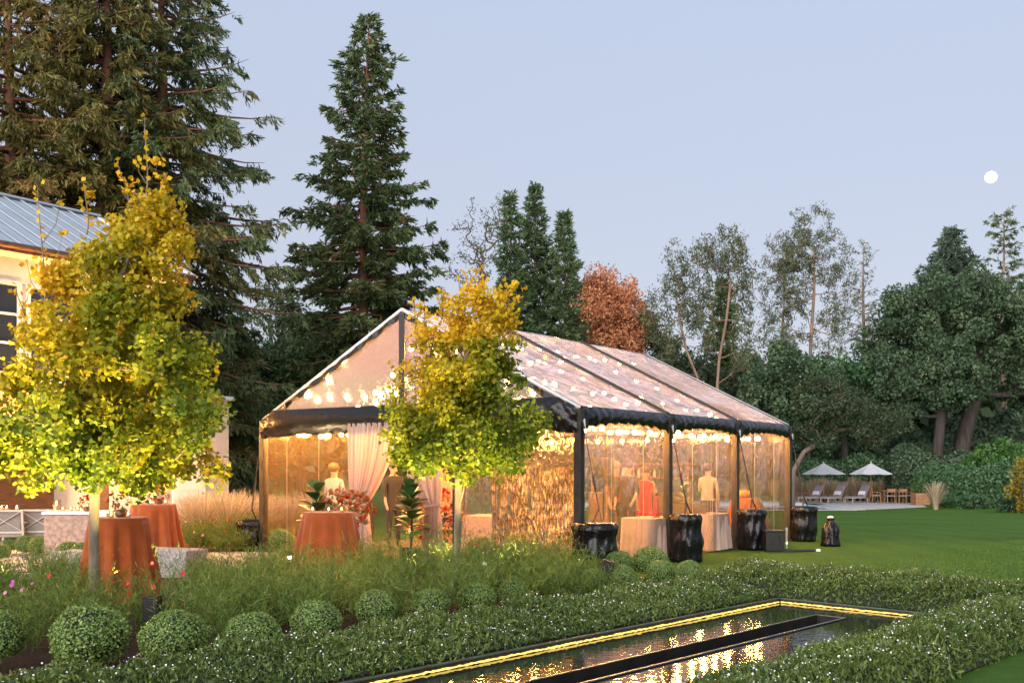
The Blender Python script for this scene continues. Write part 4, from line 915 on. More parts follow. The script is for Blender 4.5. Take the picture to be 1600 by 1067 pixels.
# square black spotlight boxes and a mushroom path light
def spotbox(label, px, py_base, tilt):
    p = G(px, py_base); t = thing('garden_spotlight', label, 'light', p, 'black garden spotlights')
    mb = MB(); mb.bar((0, 0, 0), (0, 0, .22), .03); mb.build('stake', MATS['black_metal'], t, world=False)
    ax = Vector((math.sin(tilt), 0, math.cos(tilt)))
    mb = MB(); mb.bar(Vector((0, 0, .2)), Vector((0, 0, .2)) + ax * .22, .15, .15, up=(0, 1, 0)); h = mb.build('housing', MATS['black_metal'], t, world=False, bevel=.01)
    mb = MB(); mb.bar(Vector((0, 0, .2)) + ax * .222, Vector((0, 0, .2)) + ax * .24, .165, .165, up=(0, 1, 0)); mb.build('visor', MATS['black_metal'], h, world=False)
    return t
spotbox('square black garden spotlight behind the front box balls near the left ginkgo', 238, 1000, 0.0)
spotbox('tilted black garden spotlight between box balls near the tent corner', 945, 925, .25)
p = G(452, 925); t = thing('path_light', 'slim black mushroom path light at the paved path edge', 'light', p)
mb = MB(); mb.tube([(0, 0, 0), (0, 0, .50)], .012, 8); mb.build('stem', MATS['black_metal'], t, world=False)
mb = MB(); mb.lathe([(.012, .50), (.02, .50), (.085, .505), (.07, .53), (.03, .555), (.004, .56)], (0, 0, 0), 16); mb.build('cap', MATS['black_metal'], t, world=False, smooth=True)
mb = MB(); mb.lathe([(.025, .46), (.025, .499)], (0, 0, 0), 10); mb.build('lamp_tube', MATS['warm_lens'], t, world=False)

# ---------------------------------------------------------------- clipped box balls
def box_ball_mesh(seed, n=5600):
    r = np.random.default_rng(seed)
    d = nrm(r.normal(size=(n, 3))); d = d[d[:, 2] > -.75]; n = len(d)
    f = 1 + .03 * np.sin(5 * d[:, 0] + seed) + .03 * np.sin(6 * d[:, 1] + 2 * seed) + .02 * np.sin(9 * d[:, 2])
    C = d * f[:, None] * np.array([1, 1, .86]) * (1 - .10 * r.random((n, 1)) ** 2)
    return leaf_shell(C, d, r, .085, .052, .9, .5, .2, .02)
_balls = []
for k in range(3):
    V, Fc, T = box_ball_mesh(200 + k)
    core = MB(); core.ball((0, 0, 0), (.84, .84, .72), 20, 12)
    _balls.append((np_mesh('foliage', V, Fc, MATS['box_leaf'], T), core.mesh('twigs', mat('box_core', (.018, .030, .010), .9, 0, .5, 6), smooth=True)))
def box_ball(label, px, py, wpx, zc=.24, group=None, k=[0]):
    y = F * (EYE - zc) / (py - HZ); r_ = wpx * .93 / 2 * y / F
    t = thing('box_ball', label, 'shrub', (X_at(px, y), y, 0), group)
    m = _balls[k[0] % 3]; k[0] += 1
    for me in m:
        o = link(me.name.split('.')[0], me, t, (0, 0, zc)); q = random.uniform(.94, 1.06); o.scale = (r_ * q, r_ * q, r_ * random.uniform(.9, 1.0)); o.rotation_euler.z = k[0] * 1.7
    tag(t.children[0], kind='stuff')
    return t
ordn = ['first', 'second', 'third', 'fourth', 'fifth', 'sixth', 'seventh', 'eighth', 'ninth', 'tenth', 'eleventh', 'twelfth', 'thirteenth']
row = [(-15, 995, 110, .30), (140, 993, 128, .30), (272, 995, 108, .28), (394, 990, 88, .25), (494, 972, 88, .25), (587, 950, 76, .24), (673, 943, 66, .22), (744, 934, 64, .22), (802, 924, 56, .2), (873, 913, 52, .2), (925, 907, 50, .2), (972, 902, 52, .2), (1033, 894, 52, .2)]
for i, (px, py, w, zc) in enumerate(row):
    box_ball('%s clipped box ball from the left in the row behind the daisy hedge' % ordn[i], px, py, w, zc, 'box balls in the front row')
for px, py, w, lab in ((1076, 892, 44, 'clipped box ball at the right end of the group, next to the lawn'), (1016, 878, 60, 'largest box ball of the group before the tent side'), (968, 879, 50, 'box ball directly behind the tilted spotlight'), (915, 863, 58, 'box ball in front of the wide corner barrel'), (800, 858, 50, 'box ball peeking out behind the feathery plants right of the ginkgo trunk'), (752, 856, 48, 'box ball with a red flower right beside the ginkgo trunk'),
        (440, 842, 44, 'rounded box ball lit yellow-green by the path below the tent corner'), (412, 838, 36, 'small dark box ball behind the lit one near the left tent corner'), (283, 822, 44, 'brightly lit box ball right of the back orange table'), (-2, 862, 34, 'yellow lit box ball at the left picture edge')):
    box_ball(lab, px, py, w, .26)
for i, (px, py) in enumerate(((22, 848), (41, 850), (62, 852), (84, 855), (107, 860), (128, 862))):
    box_ball('%s box ball from the left in the patio row below the lounge chairs' % ordn[i], px, py, 38, .24, 'box balls along the patio')

# ---------------------------------------------------------------- daisy hedges round the reflecting pool
mat('daisy_petal', (.78, .76, .76), .6, 0, .05, 5)
def daisy(label, e0, e1, d0, d1, n, nf, seed, h=.36, tint0=.5):
    r = np.random.default_rng(seed); n = int(n); a = r.uniform(0, 1, n); b = r.uniform(0, 1, n)
    def top(a, b):
        edge = np.minimum(np.minimum(a * (e1 - e0), (1 - a) * (e1 - e0)), np.minimum(b * (d1 - d0), (1 - b) * (d1 - d0)))
        E = e0 + a * (e1 - e0); D_ = d0 + b * (d1 - d0)
        side = (1 - a) if e1 <= 0 else (a if e0 > 1 else (b * 0 + 1))
        return h * (.38 + .62 * np.clip(side * 1.3, 0, 1)) * (1 - np.exp(-edge / .09)) * (1 + .16 * np.sin(E * 5.1 + seed) * np.sin(D_ * 3.7) + .13 * np.sin(D_ * 9.1 + E * 3) + .09 * np.sin(E * 13 + D_ * 11)) + .03
    E = e0 + a * (e1 - e0); D_ = d0 + b * (d1 - d0)
    X = np.array(PC)[None, :2] + E[:, None] * np.array(PE)[None, :2] - D_[:, None] * np.array(PD)[None, :2]
    z = top(a, b) * (1 - .55 * r.random(n) ** 2.2)
    C = np.concatenate([X, z[:, None]], 1) + r.normal(size=(n, 3)) * .02
    D = nrm(r.normal(size=(n, 3)) * .8 + np.array([0, 0, .9]))
    s = r.uniform(.6, 1.3, n); V, Fc = rhombs(C, D, .016 * s, .060 * s)
    pat = .5 + .5 * np.sin(E * 2.3 + seed) * np.sin(D_ * 1.7 + 1)
    T = np.clip(tint0 + (pat - .5) * .2 + r.normal(0, .18, n), 0, 1)
    t = tag(link('daisy_hedge', np_mesh('daisy_hedge', V, Fc, MATS['daisy_leaf'], np.repeat(T, 4))), label, 'ground cover', 'daisy hedges round the reflecting pool', 'stuff')
    # soil mound under the leaves so that the hedge is not hollow
    def f(u, v):
        p = pool_pt(e0 + .02 + u * (e1 - e0 - .04), d0 + .02 + v * (d1 - d0 - .04)); return (p.x, p.y, float(top(np.array(u), np.array(v))) * .62)
    mb = MB(); mb.grid(f, 16, 80); mb.build('stems', mat('daisy_core', (.016, .024, .010), .95, 0, .5, 12, .6, 40), t, smooth=True)
    # flowers: small white stars held just above the leaves
    a = r.uniform(.02, .98, nf); b = r.uniform(.005, .995, nf); keep = r.random(nf) < (.35 + .65 * (np.sin(a * 17 + seed) * np.sin(b * 31) > -.2)); a, b = a[keep], b[keep]; nf = len(a)
    E = e0 + a * (e1 - e0); D_ = d0 + b * (d1 - d0)
    X = np.array(PC)[None, :2] + E[:, None] * np.array(PE)[None, :2] - D_[:, None] * np.array(PD)[None, :2]
    C = np.concatenate([X, (top(a, b) + r.uniform(-.02, .045, nf))[:, None]], 1)
    N = nrm(r.normal(size=(nf, 3)) * .55 + np.array([0, -.35, 1.])); U = nrm(np.cross(N, np.array([1., 0, 0]) + r.normal(size=(nf, 3)) * .1)); Wv = np.cross(N, U)
    k = 8; an = np.arange(k) * 2 * math.pi / k; rad = np.where(np.arange(k) % 2 == 0, 1, .62)
    rr = r.uniform(.005, .0105, nf)
    V = C[:, None] + (U[:, None] * np.cos(an)[None, :, None] + Wv[:, None] * np.sin(an)[None, :, None]) * (rad[None, :] * rr[:, None])[..., None]
    link('flowers', np_mesh('flowers', V.reshape(-1, 3), np.arange(nf * k).reshape(nf, k), MATS['daisy_petal']), t)['kind'] = 'stuff'
    return t
daisy('low hedge of small white daisies between the box balls and the reflecting pool', -1.10, -.14, .0, 9.6, 40000, 2300, 301, .27)
daisy('low white daisy hedge across the far end of the reflecting pool', -1.35, 3.45, -1.35, -.14, 30000, 1500, 302, .31)
daisy('white daisy hedge in the right foreground along the near side of the pool', PW + .16, 3.40, .02, 9.6, 52000, 3000, 303, .33)

# ---------------------------------------------------------------- feathery cosmos planting
def cosmos(label, spots, seed, stems=28, leaflets=14):
    r = np.random.default_rng(seed); CC, DD, LL, TT = [], [], [], []; P0, P1 = [], []
    for (x, y, h, tnt) in spots:
        for s in range(stems):
            a = r.uniform(0, 2 * math.pi); lean = r.uniform(.05, .42); hh = h * r.uniform(.55, 1.1)
            d = np.array([math.cos(a) * lean, math.sin(a) * lean, 1.0]); b = np.array([x, y, 0]) + np.append(r.normal(size=2) * .05, 0)
            q = r.uniform(.12, 1, leaflets)[:, None]
            C = b + d * hh * q + np.array([math.cos(a), math.sin(a), -.3]) * (q ** 2) * .10
            D = nrm(r.normal(size=(leaflets, 3)) * .75 + d * .9)
            CC.append(C); DD.append(D); LL.append(r.uniform(.06, .15, leaflets)); TT.append(np.clip(tnt + r.normal(0, .14) + r.normal(0, .08, leaflets), 0, 1))
    C, D, L_ = np.concatenate(CC), np.concatenate(DD), np.concatenate(LL)
    V, Fc = rhombs(C + D * L_[:, None] * .4, D, .0075, L_)
    return tag(link('cosmos_planting', np_mesh('cosmos_planting', V, Fc, MATS['cosmos_leaf'], np.repeat(np.concatenate(TT), 4))), label, 'plants', 'feathery planting in the beds', 'stuff')
def eof(x, y): return (x - PC.x) * PE.x + (y - PC.y) * PE.y
LAMPS = [(o.location.x, o.location.y) for o in bpy.data.objects if o.name.startswith('garden_uplight')]
def scatter(n, x0, x1, y0, y1, seed, h0, h1, ok=lambda x, y: True, tnt=lambda x, y: .5, sep=.22):
    r = random.Random(seed); out = []; tries = 0
    while len(out) < n and tries < 20000:
        tries += 1
        x, y = r.uniform(x0, x1), r.uniform(y0, y1)
        if eof(x, y) < -1.75 and min((x - a) ** 2 + (y - b) ** 2 for a, b in LAMPS) > .25 and ok(x, y) and all((x - a) ** 2 + (y - b) ** 2 > sep ** 2 for a, b, *_ in out): out.append((x, y, r.uniform(h0, h1), tnt(x, y)))
    return out
left = scatter(120, -7.4, -2.0, 8.9, 13.2, 1, .48, .82, lambda x, y: y < 10.8 or x < -5.2 or (y < 12.0), lambda x, y: .45)
cL = cosmos('feathery green cosmos planting in front of the large ginkgo and orange table', left, 401)
midl = scatter(120, -3.4, .9, 10.6, 15.0, 2, .48, .86, lambda x, y: y > 10.4 and not (x < -2.4 and y > 13.6) and y < 15.6 + .1 * x, lambda x, y: .55 + .12 * math.sin(x * 2) + (.15 if x < -1.6 else 0))
cM = cosmos('feathery green planting round the second ginkgo trunk before the tent entrance', midl, 402)
rt = scatter(50, -.4, 1.2, 12.2, 15.0, 3, .30, .55, lambda x, y: True, lambda x, y: .45)
cR = cosmos('lower feathery plants between second ginkgo and the near tent corner', rt, 403)
bk = [(X_at(px, y) , y, h, .6) for px, y, h in [(300, 20.2, .6), (316, 20.6, .55), (334, 20.3, .65), (350, 20.8, .6), (366, 20.4, .7), (384, 20.6, .75), (400, 20.9, .7), (292, 21.2, .6), (326, 21.2, .6), (358, 21.3, .6), (392, 21.5, .7), (375, 19.9, .5), (405, 20.2, .55), (342, 19.8, .4), (420, 20.5, .5)]]
cB = cosmos('flowering wild planting between the pale grasses and the path', bk, 404, 60, 16)
nearp = [(X_at(px, y), y, h, .62) for px, y, h in [(310, 13.6, .5), (330, 13.0, .55), (350, 13.8, .5), (372, 13.2, .55), (395, 13.6, .5), (420, 13.9, .6), (440, 14.2, .6), (90, 14.4, .5), (70, 14.0, .5), (110, 14.7, .5), (415, 13.2, .6), (436, 13.4, .55)]]
cN = cosmos('yellow-green feathery plants along the near edge of the path', nearp, 405, 50, 15)
# single flowers in the planting, each its own head
mat('red_petal', (.55, .02, .03), .5, 0, .2); mat('pink_petal', (.62, .22, .38), .5, 0, .2); mat('magenta_petal', (.45, .10, .35), .5, 0, .2); mat('cream_petal', (.75, .68, .45), .5, 0, .1)
fmesh = {}
for nm in ('red_petal', 'pink_petal', 'magenta_petal', 'cream_petal'):
    mb = MB()
    for k in range(8):
        a = k * math.pi / 4; c, s_ = math.cos(a), math.sin(a)
        mb.add([(0, 0, 0), (c * .03 - s_ * .012, s_ * .03 + c * .012, .012), (c * .042, s_ * .042, .008), (c * .03 + s_ * .012, s_ * .03 - c * .012, .012)], [(0, 3, 2, 1)])
    mb.ball((0, 0, .006), .010, 6, 4); fmesh[nm] = mb.mesh('flower', MATS[nm])
def flower(px, py, y, kind, par, sc_=1.0):
    o = link('flower', fmesh[kind], par, at(px, py, y)); o.rotation_euler = (R(random.uniform(35, 75)), R(random.uniform(-25, 25)), 0); o.scale = [sc_ * .52] * 3
for px, py, y, kd, s_ in ((286, 896, 10.6, 'red_petal', 1.3), (240, 917, 10.2, 'red_petal', 1.2), (238, 880, 11.2, 'red_petal', 1), (76, 899, 10.3, 'red_petal', 1), (157, 961, 9.4, 'red_petal', 1), (200, 912, 10.0, 'red_petal', .9), (176, 868, 12.0, 'red_petal', .8), (192, 866, 12.0, 'red_petal', .8), (372, 897, 11.5, 'pink_petal', 1.1),
        (18, 914, 9.9, 'magenta_petal', 1.1), (35, 922, 9.8, 'pink_petal', 1.2), (50, 912, 9.8, 'magenta_petal', .9), (8, 926, 9.6, 'pink_petal', 1.0), (14, 957, 9.3, 'pink_petal', 1.2), (20, 908, 9.9, 'magenta_petal', .9)): flower(px, py, y, kd, cL, s_)
for px, py, y, kd, s_ in ((757, 881, 12.8, 'cream_petal', 1.5), (746, 851, 13.9, 'red_petal', 1.2), (880, 854, 14.4, 'pink_petal', .9), (905, 874, 13.2, 'cream_petal', .5)): flower(px, py, y, kd, cR, s_)
for px, py, y, kd in ((332, 812, 20.5, 'red_petal'), (355, 811, 20.6, 'red_petal'), (303, 832, 20.2, 'pink_petal'), (317, 836, 20.1, 'pink_petal'), (352, 830, 20.2, 'red_petal'), (290, 815, 20.9, 'pink_petal')): flower(px, py, y, kd, cB, 1.5)

# ---------------------------------------------------------------- grass blades on the near lawn
def blades():
    r = np.random.default_rng(9); n = 40000
    x = r.uniform(1.2, 13.5, n); y = 13.2 + 12.0 * r.random(n) ** 1.3
    ok = (y > 13.9 + .0 * x) | (x > 4.2); w_ = (x - TB.x) * gv.x + (y - TB.y) * gv.y
    ok &= ~((w_ < .15) & ((x - TB.x) * lv.x + (y - TB.y) * lv.y > -.2) & ((x - TB.x) * lv.x + (y - TB.y) * lv.y < LLEN + .2))
    e = (x - PC.x) * PE.x + (y - PC.y) * PE.y; d = -((x - PC.x) * PD.x + (y - PC.y) * PD.y)
    ok &= ~((d > -1.3) & (e < 3.4)) & (e > -1.2); x, y = x[ok], y[ok]; n = len(x)
    z = np.array([gz(v) for v in y]); a = r.uniform(0, 6.28, n); h = r.uniform(.018, .042, n); w = .006
    V = np.stack([np.stack([x - w * np.cos(a), y - w * np.sin(a), z], 1), np.stack([x + w * np.cos(a), y + w * np.sin(a), z], 1), np.stack([x + r.normal(0, .012, n), y + r.normal(0, .012, n), z + h], 1)], 1).reshape(-1, 3)
    leafmat('blade', [(0, (.03, .075, .01)), (.5, (.06, .125, .018)), (1, (.11, .17, .03))], .3)
    tag(link('grass', np_mesh('grass', V, np.arange(3 * n).reshape(n, 3), MATS['blade'], np.repeat(r.random(n), 3))), 'short mown grass blades on the lawn beside the tent', 'grass', None, 'stuff')
blades()
# ---------------------------------------------------------------- house
HE = Vector((-7.8, 24.0, 0)); hu = Vector((-.585, -.811, 0)); hn = Vector((.811, -.585, 0))   # eave corner, along the facade towards us, out of the facade
HZE = 6.25
mat('house_wall', (.72, .66, .58), .7, 0, .06, 3, .1, 40)
mat('white_trim', (.78, .75, .72), .5, 0, .04)
mat('metal_roof', (.44, .50, .57), .40, .3, .10, 1.5)
mat('copper_gutter', (.20, .11, .07), .45, .5, .3)
mat('brown_timber', (.20, .10, .05), .6, 0, .35, 5, .3, 40, stretch=(1, 1, 6))
mat('night_glass', (.010, .012, .012), .05, 0, .3, 2, spec=.8)
mat('soffit_board', (.62, .50, .36), .6, 0, .1, 4)
def hp(t, o, z): return HE + hu * t + hn * o + UP * z     # metres along from the far corner, metres out of the wall plane
house = thing('house', 'two-storey white house with grey standing-seam roof at the left edge', 'house', tuple(HE))
hax = (hu, hn, UP)
WO = -.75                                                  # wall set back under the eave
mb = MB()
def slab(mbx, t0, t1, o0, o1, z0, z1):
    c = hp((t0 + t1) / 2, (o0 + o1) / 2, (z0 + z1) / 2); return mbx.box(c, (abs(t1 - t0), abs(o1 - o0), abs(z1 - z0)), axes=hax)
slab(mb, .45, 14, WO - 6.6, WO, 3.2, HZE - .12); mb.build('upper_wall', MATS['house_wall'], house)
mb = MB(); slab(mb, .45, 1.6, WO - 6.6, WO, 0, 3.2); mb.build('wall', MATS['house_wall'], house)
mb = MB(); slab(mb, 1.6, 14, WO - 6.6, WO - 2.4, 0, 3.2); mb.build('porch_wall', MATS['brown_timber'], house)
mb = MB(); slab(mb, 1.6, 14, WO - .35, WO + .02, 2.75, 3.25); mb.build('porch_beam', MATS['brown_timber'], house)
for t0 in (1.62, 5.2, 9.0):
    mb = MB(); slab(mb, t0, t0 + .28, WO - .30, WO - .02, 0, 2.75); mb.build('porch_post', MATS['brown_timber'], house)
# gable wall triangle
mb = MB(); a, b, c = hp(.47, WO, HZE - .12), hp(.47, WO - 6.6, HZE - .12), hp(.47, WO - 3.3, 8.05)
mb.add([a, b, c, a + hu * .2, b + hu * .2, c + hu * .2], [(0, 1, 2), (5, 4, 3), (0, 3, 4, 1), (1, 4, 5, 2), (2, 5, 3, 0)]); mb.build('gable_wall', MATS['house_wall'], house)
# soffit, fascia, gutter
mb = MB(); slab(mb, -.1, 14, WO, -.04, HZE - .10, HZE - .06); mb.build('soffit', MATS['soffit_board'], house)
mb = MB(); slab(mb, -.1, 14, -.04, -.01, HZE - .12, HZE + .05); mb.build('fascia', MATS['copper_gutter'], house)
mb = MB(); mb.tube([hp(-.15, .05, HZE + .0), hp(14, .05, HZE + .0)], .065, 10); mb.build('gutter', MATS['copper_gutter'], house, smooth=True)
mb = MB(); slab(mb, .44, 14, WO + .002, WO + .04, HZE - .62, HZE - .10); mb.build('frieze', MATS['white_trim'], house)
# standing seam roof
RX, RZ = -4.05, 8.32
roof = MB(); a, b, c, d = hp(-.15, 0, HZE + .02), hp(14, 0, HZE + .02), hp(14, RX, RZ - .03), hp(-.15, RX, RZ - .03)
nn_ = (b - a).cross(d - a).normalized(); nn_ = nn_ if nn_.z > 0 else -nn_
roof.add([p for p in (a, b, c, d)] + [p - nn_ * .06 for p in (a, b, c, d)], [(0, 1, 2, 3), (7, 6, 5, 4), (0, 4, 5, 1), (1, 5, 6, 2), (2, 6, 7, 3), (3, 7, 4, 0)])
e_, f_ = hp(14, 2 * RX, HZE + .02), hp(-.15, 2 * RX, HZE + .02)
roof.add([d, c, e_, f_] + [p - UP * .06 for p in (d, c, e_, f_)], [(0, 1, 2, 3), (7, 6, 5, 4), (0, 4, 5, 1), (1, 5, 6, 2), (2, 6, 7, 3), (3, 7, 4, 0)])
ro = roof.build('roof', MATS['metal_roof'], house)
k = 0
while -.1 + k * .42 < 9:
    t0 = -.13 + k * .42
    mb = MB(); mb.bar(hp(t0, .02, HZE + .055), hp(t0, RX, RZ + .005), .03, .055, up=hu); mb.build('standing_seam', MATS['metal_roof'], ro); k += 1
mb = MB(); mb.bar(hp(-.17, RX, RZ + .03), hp(14, RX, RZ + .03), .16, .05); mb.build('ridge_cap', MATS['metal_roof'], ro)
mb = MB(); mb.bar(hp(-.17, .03, HZE + .03), hp(-.17, RX, RZ - .01), .04, .14, up=hu); mb.build('rake_trim', MATS['white_trim'], ro)
def window(t0, t1, z0, z1, rows, cols):
    w = MB(); fr = .09
    slab(w, t0, t1, WO - .03, WO + .055, z1 - fr, z1); slab(w, t0, t1, WO - .03, WO + .055, z0, z0 + fr)
    slab(w, t0, t0 + fr, WO - .03, WO + .053, z0 + fr, z1 - fr); slab(w, t1 - fr, t1, WO - .03, WO + .053, z0 + fr, z1 - fr)
    wo_ = w.build('window', MATS['white_trim'], house)
    for r_ in range(rows):
        for c_ in range(cols):
            ta = t0 + fr + (t1 - t0 - 2 * fr) * c_ / cols; tb = t0 + fr + (t1 - t0 - 2 * fr) * (c_ + 1) / cols
            za = z0 + fr + (z1 - z0 - 2 * fr) * r_ / rows; zb = z0 + fr + (z1 - z0 - 2 * fr) * (r_ + 1) / rows
            m_ = MB(); slab(m_, ta + .02, tb - .02, WO + .005, WO + .02, za + .02, zb - .02); m_.build('pane', MATS['night_glass'], wo_)
    m_ = MB()
    for r_ in range(1, rows): zc = z0 + fr + (z1 - z0 - 2 * fr) * r_ / rows; slab(m_, t0 + fr, t1 - fr, WO + .003, WO + .046, zc - .025, zc + .025)
    m_.build('muntin', MATS['white_trim'], wo_)
    m_ = MB(); slab(m_, t0 - .06, t1 + .06, WO + .002, WO + .10, z0 - .07, z0 - .003); m_.build('sill', MATS['white_trim'], wo_)
for t0 in (1.0, 2.35, 3.7, 5.05): window(t0, t0 + 1.25, 3.62, 5.66, 3, 1)
# low white wing with clapboards at the corner
wing = MB(); slab(wing, -1.75, .449, WO - 4, WO + .0, 0, 3.4); wg = wing.build('wing_wall', mat('wing_siding', (.40, .38, .36), .7, 0, .08, 3), house)
for k in range(19):
    m_ = MB(); z0 = .2 + k * .165
    m_.bar(hp(-1.76, WO + .014, z0), hp(.448, WO + .014, z0), .16, .022, up=hn); m_.build('clapboard', MATS['wing_siding'], wg)
mb = MB(); slab(mb, -1.85, .44, WO - 4.1, WO + .12, 3.4, 3.5); mb.build('wing_roof', MATS['metal_roof'], house)
dr = MB(); slab(dr, -1.0, -.05, WO + .03, WO + .075, .02, 2.15); do = dr.build('door', MATS['white_trim'], house)
for z0, z1 in ((.25, .95), (1.1, 2.0)):
    m_ = MB(); slab(m_, -.88, -.17, WO + .076, WO + .085, z0, z1); m_.build('door_panel', MATS['white_trim'], do, bevel=.006)
m_ = MB(); m_.ball(hp(-.9, WO + .12, 1.02), .035, 10, 6); m_.build('handle', MATS['copper_gutter'], do)
# porch lanterns that light the facade and soffit
glow('lantern_flame', (1, .55, .18), 60)
mat('clear_jar', (.8, .75, .65), .05, 0, .05, 4, trans=.0)
for i, (t0, o_, z, e_l, lab) in enumerate(((3.0, WO + .35, 2.75, 800, 'wall lantern under the porch beam behind the lounge chairs'), (6.2, WO + .35, 2.75, 800, 'wall lantern on the porch out beyond the left picture edge'))):
    p = hp(t0, o_, z); t = thing('wall_lantern', lab, 'light', p, 'porch lanterns')
    mb = MB(); mb.box((0, 0, .17), (.16, .16, .03)); mb.box((0, 0, -.17), (.14, .14, .02))
    for a_, b_ in ((-1, -1), (1, -1), (1, 1), (-1, 1)): mb.bar((a_ * .06, b_ * .06, -.16), (a_ * .06, b_ * .06, .16), .012)
    mb.bar((0, 0, .18), (-hn.x * .22, -hn.y * .22, .26), .02); mb.build('frame', MATS['copper_gutter'], t, world=False)
    mb = MB(); mb.ball((0, 0, 0), .045, 10, 6); mb.build('bulb', MATS['lantern_flame'], t, world=False)
    d_ = bpy.data.lights.new('lantern_lamp', 'POINT'); d_.energy = e_l; d_.color = (1, .46, .13); d_.shadow_soft_size = .06
    lo = bpy.data.objects.new('lamp', d_); col.objects.link(lo); lo.parent = t; lo.location = (hn.x * .1, hn.y * .1, .25)

# ---------------------------------------------------------------- patio furniture
mat('orange_linen', (.40, .088, .018), .8, 0, .12, 6, .15, 60, .2, .3, .16)
mat('blush_linen', (.58, .42, .33), .8, 0, .08, 6, .12, 60, .2, .3, .22)
mat('table_ply', (.35, .25, .16), .7)
def linen_table(name, label, c, r_top, h, flare, m, seed, group=None, nfold=13, fold=.05):
    t = thing(name, label, 'table', c, group); q = random.Random(seed); ph = q.uniform(0, 6); ph2 = q.uniform(0, 6)
    mb = MB(); mb.lathe([(.03, .02), (.03, h - .05)], (0, 0, 0), 8); mb.lathe([(.22, .0), (.2, .02)], (0, 0, 0), 14); mb.lathe([(r_top - .01, h - .05), (r_top - .01, h - .015)], (0, 0, 0), 24); mb.build('pedestal', MATS['table_ply'], t, world=False)
    prof = [(.01, h), (r_top * .6, h), (r_top * .97, h), (r_top * 1.01, h - .012)] + [(r_top * (1.01 + .02 * k) + flare * (k / 12) ** 1.1, h - .02 - (h - .03) * k / 12) for k in range(1, 13)]
    def fn(r0, z, a, i):
        g = max(0, 1 - (z / h)) ** .7 if i > 3 else 0
        return r0 + g * fold * (math.sin(nfold * a + ph + .5 * math.sin(3 * a)) + .5 * math.sin(7 * a + ph2) + .25 * math.sin(nfold * 2 * a + ph2))
    mb = MB(); mb.lathe(prof, (0, 0, 0), 96, fn, False); o = mb.build('tablecloth', m, t, smooth=True, world=False)
    return t
og = 'orange cocktail tables'
t1 = (X_at(186, 12.75), 12.75, 0); t2 = (X_at(240, 16.9), 16.9, 0); t3 = (X_at(514, 14.6), 14.6, 0)
linen_table('cocktail_table', 'rust orange draped cocktail table right behind the large ginkgo trunk', t1, .355, 1.07, .07, MATS['orange_linen'], 1, og)
linen_table('cocktail_table', 'brighter orange draped cocktail table farther back beside the stone bench', t2, .36, 1.07, .08, MATS['orange_linen'], 2, og)
linen_table('cocktail_table', 'orange draped cocktail table left of the tent curtains', t3, .37, 1.05, .10, MATS['orange_linen'], 3, og)
# candles
m, nt, N, L = nodes_of('votive_glass'); out = N('ShaderNodeOutputMaterial'); tr = N('ShaderNodeBsdfTransparent'); tr.inputs[0].default_value = (1, .88, .7, 1)
gl = N('ShaderNodeBsdfGlossy'); gl.inputs['Roughness'].default_value = .05; ms = N('ShaderNodeMixShader'); ms.inputs[0].default_value = .12; L(tr.outputs[0], ms.inputs[1]); L(gl.outputs[0], ms.inputs[2]); L(ms.outputs[0], out.inputs[0]); MATS['votive_glass'] = m
mat('wax', (.75, .62, .42), .5, 0, .05, 5, trans=.4)
glow('flame', (1, .62, .22), 70)
def candle(label, p, r_=.032, h=.075, group='votive candles'):
    t = thing('votive_candle', label, 'candle', p, group)
    mb = MB(); mb.lathe([(r_ * .9, 0), (r_, .01), (r_, h), (r_ * .94, h), (r_ * .92, .012), (.002, .01)], (0, 0, 0), 14); mb.build('glass', MATS['votive_glass'], t, world=False, smooth=True)
    mb = MB(); mb.lathe([(r_ * .8, .013), (r_ * .8, h * .55)], (0, 0, 0), 12); mb.build('wax', MATS['wax'], t, world=False)
    mb = MB(); mb.lathe([(.002, h * .55), (.007, h * .66), (.004, h * .8), (.001, h * .95)], (0, 0, 0), 8); mb.build('flame', MATS['flame'], t, world=False, smooth=True)
for i, (c, dx, dy, h, lab) in enumerate(((t1, -.22, -.2, 1.075, 'votive candle left of the flower vase on the rust table'), (t1, .20, -.22, 1.075, 'votive candle right of the flower vase on the rust table'), (t1, .02, -.30, 1.075, 'votive candle in front of the flower vase on the rust table'),
                                      (t2, -.10, -.24, 1.075, 'left votive candle on the back orange table'), (t2, .05, -.28, 1.075, 'middle votive candle on the back orange table'), (t2, .26, -.18, 1.075, 'right votive candle on the back orange table'),
                                      (t3, -.20, -.2, 1.055, 'left votive candle on the orange table before the tent'), (t3, .22, -.22, 1.055, 'right votive candle on the orange table before the tent'), (t3, .05, -.30, 1.055, 'front votive candle on the orange table before the tent'))):
    candle(lab, (c[0] + dx, c[1] + dy, h))
